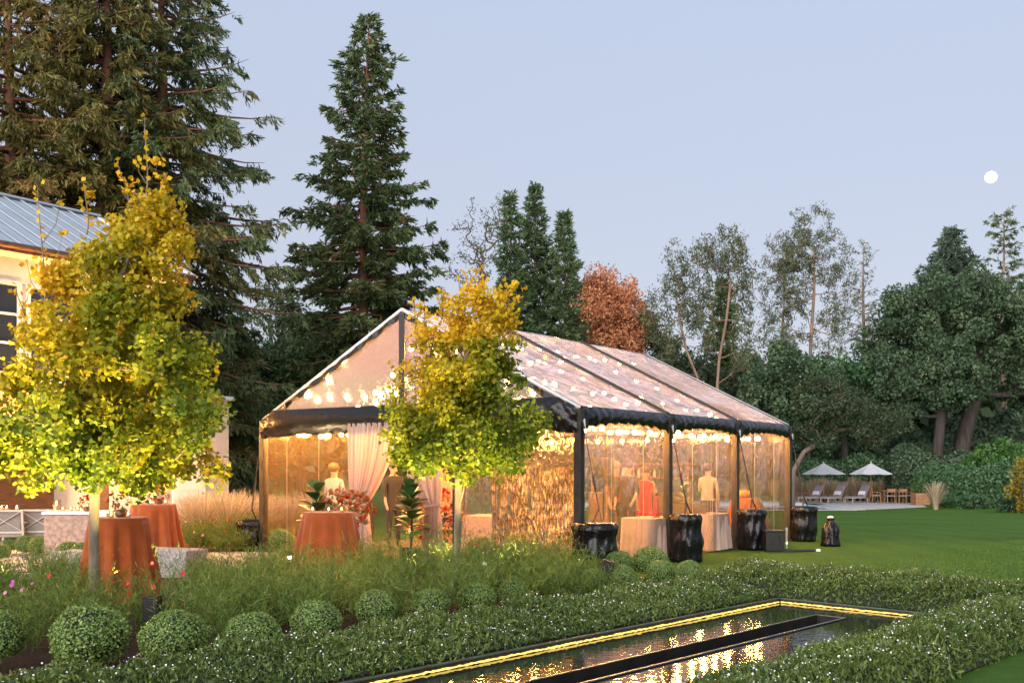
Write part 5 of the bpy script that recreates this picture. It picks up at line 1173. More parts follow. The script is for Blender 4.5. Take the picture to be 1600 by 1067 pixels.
def bouquet(name, label, p, vase, r_, n_f, n_l, seed, mats=('flower_petal', 'cosmos_leaf'), vase_m=None, fl=.045, cat='flowers', flat=.75, tint=(.0, 1.0)):
    r = np.random.default_rng(seed); t = thing(name, label, cat, p)
    hv = 0
    if vase:
        rv, hv = vase; mb = MB(); mb.lathe([(rv * .7, 0), (rv, hv * .35), (rv * .9, hv * .8), (rv * .75, hv), (rv * .7, hv), (rv * .6, hv * .5)], (0, 0, 0), 18); mb.build('vase', vase_m or MATS['copper_gutter'], t, world=False, smooth=True)
    c = np.array([0, 0, hv + r_ * flat * .75])
    d = nrm(r.normal(size=(n_l, 3))); V, Fc = rhombs(c + d * (r_ * r.uniform(.5, 1.15, (n_l, 1))) * np.array([1, 1, flat]), nrm(d + r.normal(size=(n_l, 3)) * .5), fl * .7, fl * 1.8)
    tag(link('leaves', np_mesh('leaves', V, Fc, MATS[mats[1]], np.repeat(r.uniform(.1, .9, n_l), 4)), t), kind='stuff')
    # blooms: layered petals round a centre
    d = nrm(r.normal(size=(n_f, 3)) + np.array([0, -.3, .35])); B = c + d * (r_ * r.uniform(.75, 1.05, (n_f, 1))) * np.array([1, 1, flat])
    Vs, Ts, Fs, o = [], [], [], 0
    for b, dd in zip(B, d):
        s = fl * r.uniform(.7, 1.3); tt = r.uniform(*tint); k = 14
        dirs = nrm(dd + nrm(r.normal(size=(k, 3))) * r.uniform(.4, 1.2, (k, 1))); V, Fc = rhombs(b + dirs * s * .5, dirs, s * .8, s * 1.1, dd + r.normal(size=(k, 3)) * .3)
        Vs.append(V); Fs.append(Fc + o); o += len(V); Ts.append(np.full(len(V), np.clip(tt + r.normal(0, .03), 0, 1)))
    tag(link('blooms', np_mesh('blooms', np.concatenate(Vs), np.concatenate(Fs), MATS[mats[0]], np.concatenate(Ts)), t), kind='stuff')
    return t
bouquet('flower_vase', 'low vase of dark foliage and small blooms on the rust table', (t1[0] + .0, t1[1] + .05, 1.07), (.07, .10), .17, 14, 60, 1, fl=.035)
bouquet('flower_vase', 'vase of orange blooms on the back orange table', (t2[0] + .08, t2[1] + .05, 1.07), (.06, .08), .16, 24, 30, 2, fl=.04)
bouquet('flower_arrangement', 'large orange and peach flower arrangement beside the left tent curtain', (X_at(538, 16.6), 16.6, .0), (.22, .72), .46, 90, 130, 3, fl=.075, vase_m=MATS['granite'], tint=(.3, 1.0))
# stone benches
def stone(label, c, size, rz):
    t = thing('stone_bench', label, 'bench', c, 'stone slab benches')
    mb = MB(); mb.box((0, 0, size[2] / 2), (size[0], size[1], size[2]), rz=rz, taper=.985); mb.build('slab', MATS['granite'], t, bevel=.015, world=False)
stone('rough grey stone bench slab below the back orange table', (X_at(262, 15.9), 15.9, 0), (1.15, .55, .40), -.35)
stone('rough grey stone bench slab half hidden behind the rust orange table', (X_at(122, 15.3), 15.3, 0), (.6, .55, .42), -.3)
# stone fire table with candles
ft = (X_at(118, 18.2), 18.2, 0)
t = thing('stone_table', 'pinkish stone block table with glowing candles by the lounge chairs', 'table', ft)
mb = MB(); mb.box((0, 0, .42), (.84, .7, .84)); mb.build('block', mat('rosy_stone', (.36, .24, .18), .8, 0, .35, 14, .5, 30), t, bevel=.01, world=False)
mb = MB(); mb.box((0, 0, .87), (.90, .76, .05)); mb.build('slab_top', MATS['white_trim'], t, bevel=.008, world=False)
for i, (dx, lab) in enumerate(((-.12, 'left candle on the stone block table'), (.0, 'middle candle on the stone block table'), (.10, 'right candle on the stone block table'))): candle(lab, (ft[0] + dx, ft[1] - .25 + .05 * i, .897), .035, .08)
bouquet('flower_vase', 'small red flower vase on the stone block table', (ft[0] + .24, ft[1] - .1, .895), (.06, .08), .15, 18, 40, 7, fl=.035, tint=(0, .5))
# cross-back lounge chairs
mat('grey_frame', (.50, .43, .36), .55, 0, .1, 6); mat('grey_sling', (.20, .18, .16), .8, 0, .12, 30, .2, 80); mat('cushion', (.34, .31, .28), .85, 0, .1, 20)
def lounge_chair(label, c, rz, group):
    t = thing('lounge_chair', label, 'chair', c, group, rz); w = .66
    for x in (-w / 2, w / 2):
        mb = MB(); mb.bar((x, 0, 0), (x, -.05, .44), .04); mb.bar((x, -.05, .40), (x, .06 - .16, .88), .04); mb.build('back_leg', MATS['grey_frame'], t, world=False)
        mb = MB(); mb.bar((x, .62, 0), (x, .62, .62), .04); mb.build('leg', MATS['grey_frame'], t, world=False)
        mb = MB(); mb.bar((x, -.06, .63), (x, .64, .64), .05, .025); mb.build('armrest', MATS['grey_frame'], t, world=False)
    mb = MB()
    for z, y in ((.87, -.098), (.46, -.055)): mb.bar((-w / 2 + .02, y, z), (w / 2 - .02, y, z), .035)
    mb.build('back_rail', MATS['grey_frame'], t, world=False)
    for s_ in (-1, 1):
        mb = MB(); mb.bar((-s_ * (w / 2 - .02), -.062 - .004 * s_, .48), (s_ * (w / 2 - .02), -.102 - .004 * s_, .86), .03, .012); mb.build('cross_bar', MATS['grey_frame'], t, world=False)
    mb = MB(); mb.box((0, -.035, .67), (w - .08, .06, .40)); mb.build('back_cushion', MATS['grey_sling'], t, world=False, bevel=.02)
    mb = MB(); mb.box((0, .30, .42), (w - .05, .62, .12)); mb.build('seat_cushion', MATS['cushion'], t, world=False, bevel=.03)
    return t
for i, (px, y, lab) in enumerate(((10, 18.9, 'cross-back lounge chair at the left picture edge'), (61, 19.1, 'cross-back lounge chair beside the stone block table'), (-44, 18.7, 'cross-back lounge chair outside the left picture edge'))):
    if px > -20: lounge_chair(lab, (X_at(px, y), y, 0), .06, 'lounge chairs on the patio')
t = thing('low_patio_table', 'long patio table set with candles behind the lounge chairs', 'table', (X_at(10, 21.5), 21.5, 0))
mb = MB(); mb.box((0, 0, .72), (2.6, .9, .05)); mb.build('top', MATS['brown_timber'], t, world=False, bevel=.006)
for a_, b_ in ((-1.2, -.38), (1.2, -.38), (1.2, .38), (-1.2, .38)):
    mb = MB(); mb.bar((a_, b_, 0), (a_, b_, .695), .07); mb.build('leg', MATS['brown_timber'], t, world=False)
for i, px in enumerate((2, 10, 26)): 
    p = (X_at(px, 21.2), 21.2, .746); candle('%s candle on the long table behind the lounge chairs' % ('leftmost', 'middle', 'rightmost')[i], p, .05, .14)
p = (X_at(88, 19.6), 19.6, 0); t = thing('candle_lantern', 'tall glowing glass candle lantern between chair and stone table', 'candle', (p[0], p[1], 0))
mb = MB(); mb.box((0, 0, .36), (.30, .30, .72)); mb.build('plinth', MATS['white_trim'], t, world=False, bevel=.01)
mb = MB(); mb.lathe([(.085, .722), (.085, 1.05), (.08, 1.05), (.08, .73)], (0, 0, 0), 18, None, False); mb.build('glass', MATS['votive_glass'], t, world=False, smooth=True)
mb = MB(); mb.lathe([(.06, .724), (.06, .94), (.01, .945)], (0, 0, 0), 16); mb.build('wax_candle', MATS['wax'], t, world=False)
mb = MB(); mb.lathe([(.004, .945), (.016, .97), (.010, 1.0), (.001, 1.03)], (0, 0, 0), 8); mb.build('flame', MATS['flame'], t, world=False, smooth=True)
# ---------------------------------------------------------------- drapes at the tent entrance
mat('blush_drape', (.60, .43, .355), .85, 0, .05, 3, .1, 80, .2, .4, .35)
def drape(label, top, tie, hem, ztie, seed, n=70, fold=.05, nf=9):
    t = thing('curtain', label, 'curtain', tp((top[0] + top[1]) / 2, -.12, 0), 'tent entrance curtains'); q = random.Random(seed); ph = q.uniform(0, 6)
    zt = EAVE - .12
    def f(s, v):
        # v 0 top .. .68 tie .. 1 hem
        if v < .68:
            w = v / .68; z = zt + (ztie - zt) * w
            e = w ** 2.3
            ul = top[0] + (tie[0] - top[0]) * e; ur = top[1] + (tie[1] - top[1]) * (w ** (1.9 if tie[1] < top[1] else 2.3))
            sag = -.16 * math.sin(math.pi * w) * 0
        else:
            w = (v - .68) / .32; z = ztie - (ztie - .03) * w; ul = tie[0] + (hem[0] - tie[0]) * w ** .7; ur = tie[1] + (hem[1] - tie[1]) * w ** .7
        am = fold * (.6 + .4 * min(1, v / .5)) * (.5 if abs(v - .68) < .04 else 1)
        d = am * math.sin(nf * 2 * math.pi * s + ph + 1.5 * math.sin(4 * s)) + am * .35 * math.sin(nf * 4.6 * math.pi * s + 2 * v)
        return tp(ul + (ur - ul) * s, -.14 - d, z)
    mb = MB(); mb.grid(f, n * 2, 50); mb.build('drape', MATS['blush_drape'], t, smooth=True)
    mb = MB(); c = tp((tie[0] + tie[1]) / 2, -.14, ztie)
    mb.tube([c + gv * (tie[1] - tie[0]) * .56 * math.cos(a) + lv * .09 * math.sin(a) + UP * .02 * math.cos(a) for a in np.linspace(0, 2 * math.pi, 17)], .018, 6, False); mb.build('tieback', MATS['blush_drape'], t, smooth=True)
drape('blush curtain swept to the left of the tent entrance and tied at waist height', (2.55, 3.72), (2.66, 2.98), (2.60, 3.12), 1.00, 1)
drape('blush curtain on the right of the tent entrance, half hidden by the ginkgo', (3.74, 4.80), (4.42, 4.72), (4.36, 4.78), 1.02, 2)

# ---------------------------------------------------------------- bulbs on strings
glow('bulb_warm', (1.0, .46, .11), 360)
mb = MB(); mb.ball((0, 0, 0), .044, 10, 7); bulb_me = mb.mesh('bulb', MATS['bulb_warm'], smooth=True)
mb = MB(); mb.lathe([(.016, .03), (.018, .075)], (0, 0, 0), 8); socket_me = mb.mesh('socket', MATS['black_metal'])
def festoon(label, pts, n, sag=.14):
    """bulbs hung on a cable between points, sagging in each span"""
    t = thing('string_lights', label, 'string lights', pts[0], 'warm bulb strings inside the tent'); o = Vector(pts[0]); path = []
    for a, b in zip(pts[:-1], pts[1:]):
        for k in range(12): q = k / 12; path.append(Vector(a).lerp(Vector(b), q) - UP * sag * 4 * q * (1 - q))
    path.append(Vector(pts[-1]))
    mb = MB(); mb.tube([p - o for p in path], .007, 5); mb.build('cable', MATS['black_strap'], t, world=False)
    for k in range(n):
        q = (k + .5) / n * (len(path) - 1); i = int(q); p = path[i].lerp(path[min(i + 1, len(path) - 1)], q - i) - o
        b_ = link('bulb', bulb_me, t, p - UP * .09); link('socket', socket_me, b_)
m_ = .55
zr = EAVE - .16
festoon('bulb string along the near long side under the eave', [tp(GL - m_, .15 + k * (LLEN - .3) / 6, zr) for k in range(7)], 15, .05)
festoon('bulb string along the far long side under the eave', [tp(m_, .15 + k * (LLEN - .3) / 6, zr) for k in range(7)], 15, .05)
festoon('bulb string along the entrance gable under the eave', [tp(.2 + k * (GL - .4) / 4, m_ + .05, zr) for k in range(5)], 11, .05)
festoon('bulb string along the back gable under the eave', [tp(.2 + k * (GL - .4) / 4, LLEN - m_, zr) for k in range(5)], 10, .05)
apex = tp(GL / 2, .5, RIDGE - .25)
festoon('bulb string swagged from the front of the ridge down to the left eave', [apex, tp(2.1, .8, EAVE + .50), tp(.25, 1.2, EAVE + .08)], 6, .16)
festoon('bulb string swagged from the front of the ridge down to the right eave', [apex, tp(5.4, .8, EAVE + .50), tp(GL - .25, 1.2, EAVE + .08)], 6, .16)
for k, lab in ((1, 'bulb string swagged across the tent at the second frame'), (2, 'bulb string swagged across the tent at the third frame')):
    v = k * bay; festoon(lab, [tp(.25, v, EAVE), tp(GL / 4, v, EAVE + .75), tp(GL / 2, v, RIDGE - .3), tp(GL * .75, v, EAVE + .75), tp(GL - .25, v, EAVE)], 14, .14)
festoon('bulb string running along under the ridge', [tp(GL / 2, .5 + k * (LLEN - 1) / 4, RIDGE - .35) for k in range(5)], 12, .15)

# foil strips added inside the gable wall, imitating bulb sparkle in its crinkles
def foil_material():
    m, nt, N, L = nodes_of('sparkle_gold'); out = N('ShaderNodeOutputMaterial'); p = N('ShaderNodeBsdfPrincipled'); tc = N('ShaderNodeTexCoord'); mp = N('ShaderNodeMapping'); mp.inputs['Scale'].default_value = (1, 1, .16)
    L(tc.outputs['Object'], mp.inputs[0]); v = N('ShaderNodeTexVoronoi'); v.inputs['Scale'].default_value = 26; n = N('ShaderNodeTexNoise'); n.inputs['Scale'].default_value = 14; n.inputs['Detail'].default_value = 5
    L(mp.outputs[0], v.inputs['Vector']); L(mp.outputs[0], n.inputs['Vector']); a = N('ShaderNodeMath'); a.operation = 'ADD'; L(v.outputs[0], a.inputs[0]); L(n.outputs[0], a.inputs[1])
    b = N('ShaderNodeBump'); b.inputs['Strength'].default_value = 1.0; b.inputs['Distance'].default_value = .06; L(a.outputs[0], b.inputs['Height']); L(b.outputs[0], p.inputs['Normal'])
    p.inputs['Base Color'].default_value = (.72, .42, .14, 1); p.inputs['Metallic'].default_value = 1; p.inputs['Roughness'].default_value = .13; L(p.outputs[0], out.inputs[0]); MATS['sparkle_gold'] = m
foil_material()
t = thing('sparkle_foil', 'added gold foil strips imitating bulb sparkle behind the clear gable wall right of the ginkgo', 'curtain', tp(5.1, 1.05, 0))
for k in range(16):
    u0 = 5.0 + k * .113; q = random.Random(k)
    def f(s, v, u0=u0, ph=q.uniform(0, 6), hh=q.uniform(1.5, 1.75)): return tp(u0 + .125 * s, 1.05 + .035 * math.sin(6 * s + ph) + .03 * math.sin(9 * v + ph) + .012 * math.sin(40 * v + 9 * s), .03 + hh * v)
    mb = MB(); mb.grid(f, 8, 40); mb.build('foil_strip', MATS['sparkle_gold'], t, smooth=True)
mb = MB(); mb.tube([tp(4.98, 1.05, 1.78), tp(6.86, 1.05, 1.78)], .015, 6); mb.build('rail', MATS['black_metal'], t)
for u0 in (4.98, 6.86):
    mb = MB(); mb.tube([tp(u0, 1.05, .012), tp(u0, 1.05, 1.80)], .015, 6); mb.build('upright', MATS['black_metal'], t)

# ---------------------------------------------------------------- tables and things inside the tent
def box_linen(label, c, w, d, h, rz, m, seed):
    t = thing('banquet_table', label, 'table', c, 'cloth covered tables inside the tent'); q = random.Random(seed); ph = q.uniform(0, 6)
    prof = []
    V = []; n = 96; rings = 12
    def pt(i, k):
        a = 2 * math.pi * i / n; cx, cy = math.cos(a), math.sin(a)
        e = 5.0; rr = (abs(cx / (w / 2)) ** e + abs(cy / (d / 2)) ** e) ** (-1 / e); g = k / rings
        ff = (1 + .10 * g) + g * .035 * (math.sin(14 * a + ph) + .6 * math.sin(23 * a + ph)) / rr * .6
        x, y = cx * rr * ff, cy * rr * ff; z = h - (h - .02) * g
        return (x * math.cos(rz) - y * math.sin(rz), x * math.sin(rz) + y * math.cos(rz), z)
    mb = MB(); mb.add([pt(i, k) for k in range(rings + 1) for i in range(n)] , [(k * n + i, k * n + (i + 1) % n, (k + 1) * n + (i + 1) % n, (k + 1) * n + i) for k in range(rings) for i in range(n)] + [tuple(range(n))])
    mb.build('tablecloth', m, t, smooth=False, world=False)
    for sx in (-1, 1):
        mb = MB(); mb.bar((sx * w * .35 * math.cos(rz), sx * w * .35 * math.sin(rz), 0), (sx * w * .35 * math.cos(rz), sx * w * .35 * math.sin(rz), h - .03), .04); mb.build('leg', MATS['black_strap'], t, world=False)
    return t
rzl = math.atan2(lv.y, lv.x)
ta = (X_at(1014, 18.3), 18.3, .012); tb = (X_at(1104, 20.3), 20.3, .012); tg = (X_at(785, 18.9), 18.9, .012)
box_linen('pale blush table behind the clear wall next to the fire extinguisher', ta, 1.1, .7, .76, rzl, MATS['blush_linen'], 1)
box_linen('pale blush table behind the second barrel with crate and plant on it', tb, .95, .7, .74, rzl, MATS['blush_linen'], 2)
box_linen('peach table behind the crinkled gable wall right of the ginkgo trunk', tg, 1.5, .75, .76, math.atan2(gv.y, gv.x), MATS['blush_linen'], 3)
to = (X_at(1166, 22.3), 22.3, .012)
linen_table('cocktail_table', 'orange draped cocktail table with a pumpkin inside the tent', to, .32, .98, .17, MATS['orange_linen'], 9, og)
# pumpkin
t = thing('pumpkin', 'small orange pumpkin on the orange table inside the tent', 'pumpkin', (to[0] - .06, to[1], .992))
prof = [(.03, .015), (.11, .0), (.17, .06), (.175, .11), (.13, .17), (.05, .185), (.02, .175)]
mb = MB(); mb.lathe(prof, (0, 0, 0), 40, lambda r0, z, a, i: r0 * (1 - .09 * abs(math.sin(4 * a)) ** .5 * 0 - .08 * (1 - abs(math.sin(4 * a))))); mb.build('flesh', mat('pumpkin_skin', (.60, .20, .02), .45, 0, .15), t, smooth=True, world=False)
mb = MB(); mb.tube([(0, 0, .17), (.01, 0, .21), (.035, 0, .235)], [.016, .012, .014], 6); mb.build('stalk', MATS['table_ply'], t, world=False)
# fire extinguisher
t = thing('fire_extinguisher', 'red fire extinguisher standing on the pale table inside the clear wall', 'extinguisher', (X_at(1026, 18.2), 18.2, .775))
mb = MB(); mb.lathe([(.05, 0), (.055, .02), (.055, .30), (.045, .35), (.02, .38), (.018, .40)], (0, 0, 0), 18); mb.build('cylinder_body', mat('red_paint', (.50, .02, .015), .3, 0, .08), t, smooth=True, world=False)
mb = MB(); mb.box((0, 0, .42), (.04, .03, .05)); mb.bar((0, 0, .44), (.08, 0, .47), .015); mb.bar((0, 0, .42), (.08, 0, .42), .015); mb.build('valve', MATS['black_metal'], t, world=False)
mb = MB(); mb.tube([(-.02, 0, .41), (-.08, 0, .36), (-.075, 0, .2), (-.06, 0, .1)], .010, 6); mb.build('hose', MATS['black_metal'], t, world=False)
# crate and wire cage
t = thing('wooden_crate', 'small brown wooden crate on the second pale table', 'crate', (X_at(1088, 20.1), 20.1, .754))
for z in (.04, .11, .18):
    for y in (-.13, .13):
        mb = MB(); mb.box((0, y, z), (.36, .015, .055)); mb.build('slat', MATS['brown_timber'], t, world=False)
    for x in (-.175, .175):
        mb = MB(); mb.box((x, 0, z), (.015, .244, .055)); mb.build('slat', MATS['brown_timber'], t, world=False)
mb = MB(); mb.box((0, 0, .008), (.33, .24, .012)); mb.build('base', MATS['brown_timber'], t, world=False)
t = thing('wire_stand', 'thin wire drinks stand on the second pale table', 'stand', (X_at(1108, 20.4), 20.4, .754))
mb = MB(); mb.box((0, 0, .27), (.34, .24, .012)); mb.build('shelf', MATS['steel_edge'], t, world=False)
for a_ in (-.16, -.05, .05, .16):
    mb = MB(); mb.tube([(a_, -.1, 0), (a_, -.1, .265)], .005, 5); mb.tube([(a_, .1, 0), (a_, .1, .265)], .005, 5); mb.build('leg', MATS['steel_edge'], t, world=False)
# loudspeaker on its stand
sp = (X_at(943, 18.2), 18.2, .012)
t = thing('speaker_stand', 'black tripod stand carrying the loudspeaker inside the tent', 'stand', sp)
mb = MB(); mb.tube([(0, 0, .2), (0, 0, 1.36)], .018, 8); mb.build('pole', MATS['black_metal'], t, world=False)
for k in range(3):
    a_ = k * 2.094 + .4; mb = MB(); mb.tube([(0, 0, .55), (.42 * math.cos(a_), .42 * math.sin(a_), .01)], .012, 6); mb.build('leg', MATS['black_metal'], t, world=False)
t = thing('loudspeaker', 'black loudspeaker box high on a stand behind the clear wall', 'speaker', (sp[0], sp[1], 1.36), rz=-.35)
mb = MB(); mb.box((0, 0, .25), (.36, .30, .50), taper=.96); mb.build('cabinet', mat('speaker_box', (.006, .006, .006), .6, 0, .2, 30, .3, 90), t, world=False, bevel=.015)
mb = MB(); mb.box((0, -.152, .24), (.28, .012, .40)); mb.build('grille', MATS['black_metal'], t, world=False)
mb = MB(); mb.tube([(-.07, 0, .49), (-.06, 0, .53), (.06, 0, .53), (.07, 0, .49)], .012, 6); mb.build('handle', MATS['black_metal'], t, world=False)
# back bar with bottles
bb = (X_at(1000, 25.6), 25.6, -.06)
t = thing('back_bar', 'wooden back bar with a bottle shelf deep inside the tent', 'bar', bb)
mb = MB(); mb.box((0, 0, .55), (2.6, .5, 1.1)); mb.build('counter', MATS['brown_timber'], t, world=False, bevel=.01)
for z in (1.45, 1.82): 
    mb = MB(); mb.box((0, .1, z), (2.4, .3, .04)); mb.build('shelf', MATS['brown_timber'], t, world=False)
for x in (-1.22, 1.22):
    mb = MB(); mb.box((x, .1, 1.48), (.05, .3, .76)); mb.build('upright', MATS['brown_timber'], t, world=False)
mat('bottle_glass', (.10, .14, .10), .1, 0, .4, 2); mat('amber_glass', (.30, .12, .03), .1, 0, .2, 2); mat('clear_bottle', (.55, .52, .46), .08, 0, .1, 2)
bmeshes = []
for m_ in ('bottle_glass', 'amber_glass', 'clear_bottle'):
    mb = MB(); mb.lathe([(.036, 0), (.038, .01), (.038, .17), (.014, .23), (.014, .29)], (0, 0, 0), 12); bmeshes.append(mb.mesh('bottle', MATS[m_], smooth=True))
for k in range(17):
    o = link('bottle', bmeshes[k % 3]); o.location = (bb[0] - 1.1 + k * .135, bb[1] + .1, bb[2] + 1.471); o.scale = (1, 1, random.uniform(.8, 1.05))
    tag(o, 'bottle standing on the back bar shelf inside the tent', 'bottle', 'bottles on the back bar')
# leafy plants
def fig_plant(label, p, h, n, seed, LL=.30, pot=True, spread=.9):
    r = np.random.default_rng(seed); t = thing('fiddle_leaf_plant', label, 'plant', p)
    z0 = 0
    if pot:
        mb = MB(); mb.lathe([(.15, 0), (.20, .30), (.21, .34), (.19, .34), (.18, .30)], (0, 0, 0), 20); mb.build('pot', MATS['dark_steel'], t, world=False, smooth=True); z0 = .3
    mb = MB(); mb.tube([(0, 0, z0), (.02, 0, z0 + (h - z0) * .5), (0, .02, h - .1)], [.02, .016, .008], 6); mb.build('stem', MATS['dark_bark'], t, world=False)
    for k in range(n):
        q = (k + .5) / n; a = k * 2.4 + r.uniform(-.3, .3); el = .2 + .9 * q + r.uniform(-.2, .2); L_ = LL * r.uniform(.75, 1.15) * (1.1 - .4 * q)
        b = np.array([0, 0, z0 + (h - z0) * (.25 + .7 * q)]); d = np.array([math.cos(a) * math.cos(el), math.sin(a) * math.cos(el), math.sin(el)]); s = np.array([-math.sin(a), math.cos(a), 0]); up = np.cross(s, d) * -1
        V = []; W_ = [.02, .5, .75, .95, 1.0, .72, .1]
        for i, w in enumerate(W_):
            u = i / 6; c = b + d * (.05 + L_ * u) * spread - np.array([0, 0, .22 * L_ * u * u]); hw = w * L_ * .42
            V += [tuple(c - s * hw + up * .03 * w), tuple(c), tuple(c + s * hw + up * .03 * w)]
        Fc = []
        for i in range(6): o = i * 3; Fc += [(o, o + 1, o + 4, o + 3), (o + 1, o + 2, o + 5, o + 4)]
        me = np_mesh('leaf', np.array(V), np.array(Fc), MATS['fig_leaf'], np.full(len(V), float(np.clip(r.normal(.45, .25), 0, 1))), True); link('leaf', me, t)
    return t
fig_plant('potted plant with big dark glossy leaves right of the tent entrance', tuple(tp(4.62, -.75, 0)), 1.40, 36, 1, .40)
fig_plant('big-leaved green plant left of the orange flowers at the entrance', (X_at(494, 16.4), 16.4, 0), 1.36, 20, 2, .40)
fig_plant('dark spiky leafy plant on the second pale table inside the tent', (X_at(1071, 20.2), 20.2, .754), .50, 12, 3, .28, False)
bouquet('flower_urn', 'large red autumn branch arrangement in the middle of the tent entrance', tuple(tp(4.05, .5, .012)), (.2, .42), .52, 60, 260, 5, fl=.07, mats=('flower_petal', 'maple_leaf'), tint=(0, .5), flat=.95)

# ---------------------------------------------------------------- people inside the tent
def fabric(nm, c): return mat(nm, c, .85, 0, .1, 10, .15, 60)
mat('skin', (.50, .28, .20), .55, 0, .08, 10); mat('hair_dark', (.03, .018, .012), .5, 0, .3, 40); mat('hair_brown', (.10, .05, .025), .5, 0, .3, 40); mat('hair_grey', (.25, .23, .21), .5, 0, .2, 40)
def person(label, p, rz, top, bottom, hair, H=1.72, dress=None, arms=0, long_hair=False):
    k = H / 1.72; t = thing('person', label, 'person', p, None, rz)
    J = {'pel': ((0, 0, .96), .15, .11), 'spi': ((0, .01, 1.14), .135, .10), 'che': ((0, .0, 1.33), .165, .11), 'nk': ((0, .0, 1.47), .055, .055), 'hd0': ((0, -.01, 1.55), .075, .085), 'hd1': ((0, -.005, 1.635), .08, .098), 'hd2': ((0, 0, 1.69), .05, .06)}
    Ed = [('pel', 'spi'), ('spi', 'che'), ('che', 'nk'), ('nk', 'hd0'), ('hd0', 'hd1'), ('hd1', 'hd2')]
    for s, n in ((-1, 'l'), (1, 'r')):
        up = arms if s > 0 else 0
        J['sh' + n] = ((s * .175, 0, 1.40), .065, .065); J['el' + n] = ((s * .235, -.02 - .06 * up, 1.14), .043, .043); J['wr' + n] = ((s * (.225 - .05 * up), -.10 - .20 * up, .92 + .22 * up), .03, .03); J['ha' + n] = ((s * (.22 - .06 * up), -.125 - .27 * up, .855 + .24 * up), .035, .02)
        J['hi' + n] = ((s * .095, 0, .88), .095, .095); J['kn' + n] = ((s * .10, -.01, .50), .060, .060); J['an' + n] = ((s * .10, .02, .09), .04, .04); J['to' + n] = ((s * .115, -.15, .035), .035, .028)
        Ed += [('che', 'sh' + n), ('sh' + n, 'el' + n), ('el' + n, 'wr' + n), ('wr' + n, 'ha' + n), ('pel', 'hi' + n), ('hi' + n, 'kn' + n), ('kn' + n, 'an' + n), ('an' + n, 'to' + n)]
    names = list(J); bm = bmesh.new(); lay = bm.verts.layers.skin.verify(); vs = []
    for n in names:
        v = bm.verts.new(Vector(J[n][0]) * k); v[lay].radius = (J[n][1] * k, J[n][2] * k); v[lay].use_root = (n == 'pel'); vs.append(v)
    for a, b in Ed: bm.edges.new((vs[names.index(a)], vs[names.index(b)]))
    me = bpy.data.meshes.new('body'); bm.to_mesh(me); bm.free()
    o = link('body', me); o.modifiers.new('skin', 'SKIN').use_smooth_shade = True
    sb = o.modifiers.new('sub', 'SUBSURF'); sb.levels = 2; sb.render_levels = 2
    dg = bpy.context.evaluated_depsgraph_get(); me2 = bpy.data.meshes.new_from_object(o.evaluated_get(dg)); bpy.data.objects.remove(o)
    me2.materials.clear()
    for m_ in (MATS['skin'], top, bottom, MATS['black_strap']): me2.materials.append(m_)
    bare = dress is not None
    for f in me2.polygons:
        c = f.center / k; ax = abs(c.x); hand = ax > .17 and c.z < 1.30 and (c.y < -.085 or c.z < .93)
        if c.z > 1.465 or hand: i = 0
        elif c.z < .075: i = 3
        elif c.z < .93 and ax < .19: i = 0 if bare else 2
        elif bare and ax > .16: i = 0
        else: i = 1
        f.material_index = i; f.use_smooth = True
    me2.name = 'body'; link('body', me2, t)
    # nose, ears, eyes
    mb = MB(); z = 1.61 * k
    mb.add([(0, -.122 * k, z - .015), (-.014, -.09 * k, z - .02), (.014, -.09 * k, z - .02), (0, -.092 * k, z + .03)], [(0, 1, 3), (0, 3, 2), (0, 2, 1)]); mb.ball((-.083 * k, 0, z), (.012, .022, .032), 6, 4); mb.ball((.083 * k, 0, z), (.012, .022, .032), 6, 4); mb.build('nose_and_ears', MATS['skin'], t, world=False)
    for s in (-1, 1):
        mb = MB(); mb.ball((s * .03 * k, -.094 * k, z + .025), .010, 6, 4); mb.build('eye', MATS['hair_dark'], t, world=False)
        # fingers
        up = arms if s > 0 else 0; hb = Vector((s * (.22 - .06 * up), -.125 - .27 * up, .855 + .24 * up)) * k; d = (Vector((0, -.25 - .6 * up, -.8 + .5 * up))).normalized()
        mb = MB()
        for q in range(4): o_ = Vector((0, 1, 0)) * (q - 1.5) * .018; l_ = (.065, .078, .072, .055)[q]; mb.tube([hb + o_ - d * .02, hb + o_ + d * l_ * .6, hb + o_ + d * l_ + Vector((-s * .015, 0, 0))], [.010, .009, .007], 6)
        mb.tube([hb + Vector((0, -.03, .03)), hb + Vector((0, -.05, 0)) + d * .02, hb + Vector((-s * .01, -.05, 0)) + d * .05], [.011, .010, .008], 6); mb.build('fingers', MATS['skin'], t, world=False, smooth=True)
    mb = MB(); mb.ball((0, .016 * k, 1.69 * k), (.108 * k, .122 * k, .108 * k), 16, 10)
    if long_hair: mb.ball((0, .06 * k, 1.54 * k), (.10 * k, .07 * k, .17 * k), 14, 9)
    hb_ = mb.build('hair', MATS[hair], t, world=False, smooth=True)
    if dress is not None:
        mb = MB(); mb.lathe([(.165 * k, 1.30 * k), (.15 * k, 1.14 * k), (.185 * k, .96 * k), (.21 * k, .75 * k), (.25 * k, .48 * k), (.24 * k, .48 * k)], (0, 0, 0), 28, lambda r0, z, a, i: r0 * (1 + (.05 * math.sin(9 * a) if i > 2 else 0)) * (1 - .25 * abs(math.sin(a)) * (i < 3)), False); mb.build('dress', dress, t, world=False, smooth=True)
    return t
suit = fabric('dark_suit', (.03, .026, .028)); brown = fabric('brown_cloth', (.20, .10, .06)); shirt = fabric('white_shirt', (.36, .33, .31)); red = fabric('red_dress', (.62, .035, .03)); navy = fabric('navy_cloth', (.03, .035, .06)); rose = fabric('rose_cloth', (.50, .26, .22))
person('person in a red dress seen through the clear tent wall', (X_at(1008, 20.6), 20.6, .012), .3, red, red, 'hair_brown', 1.64, red, .5, True)
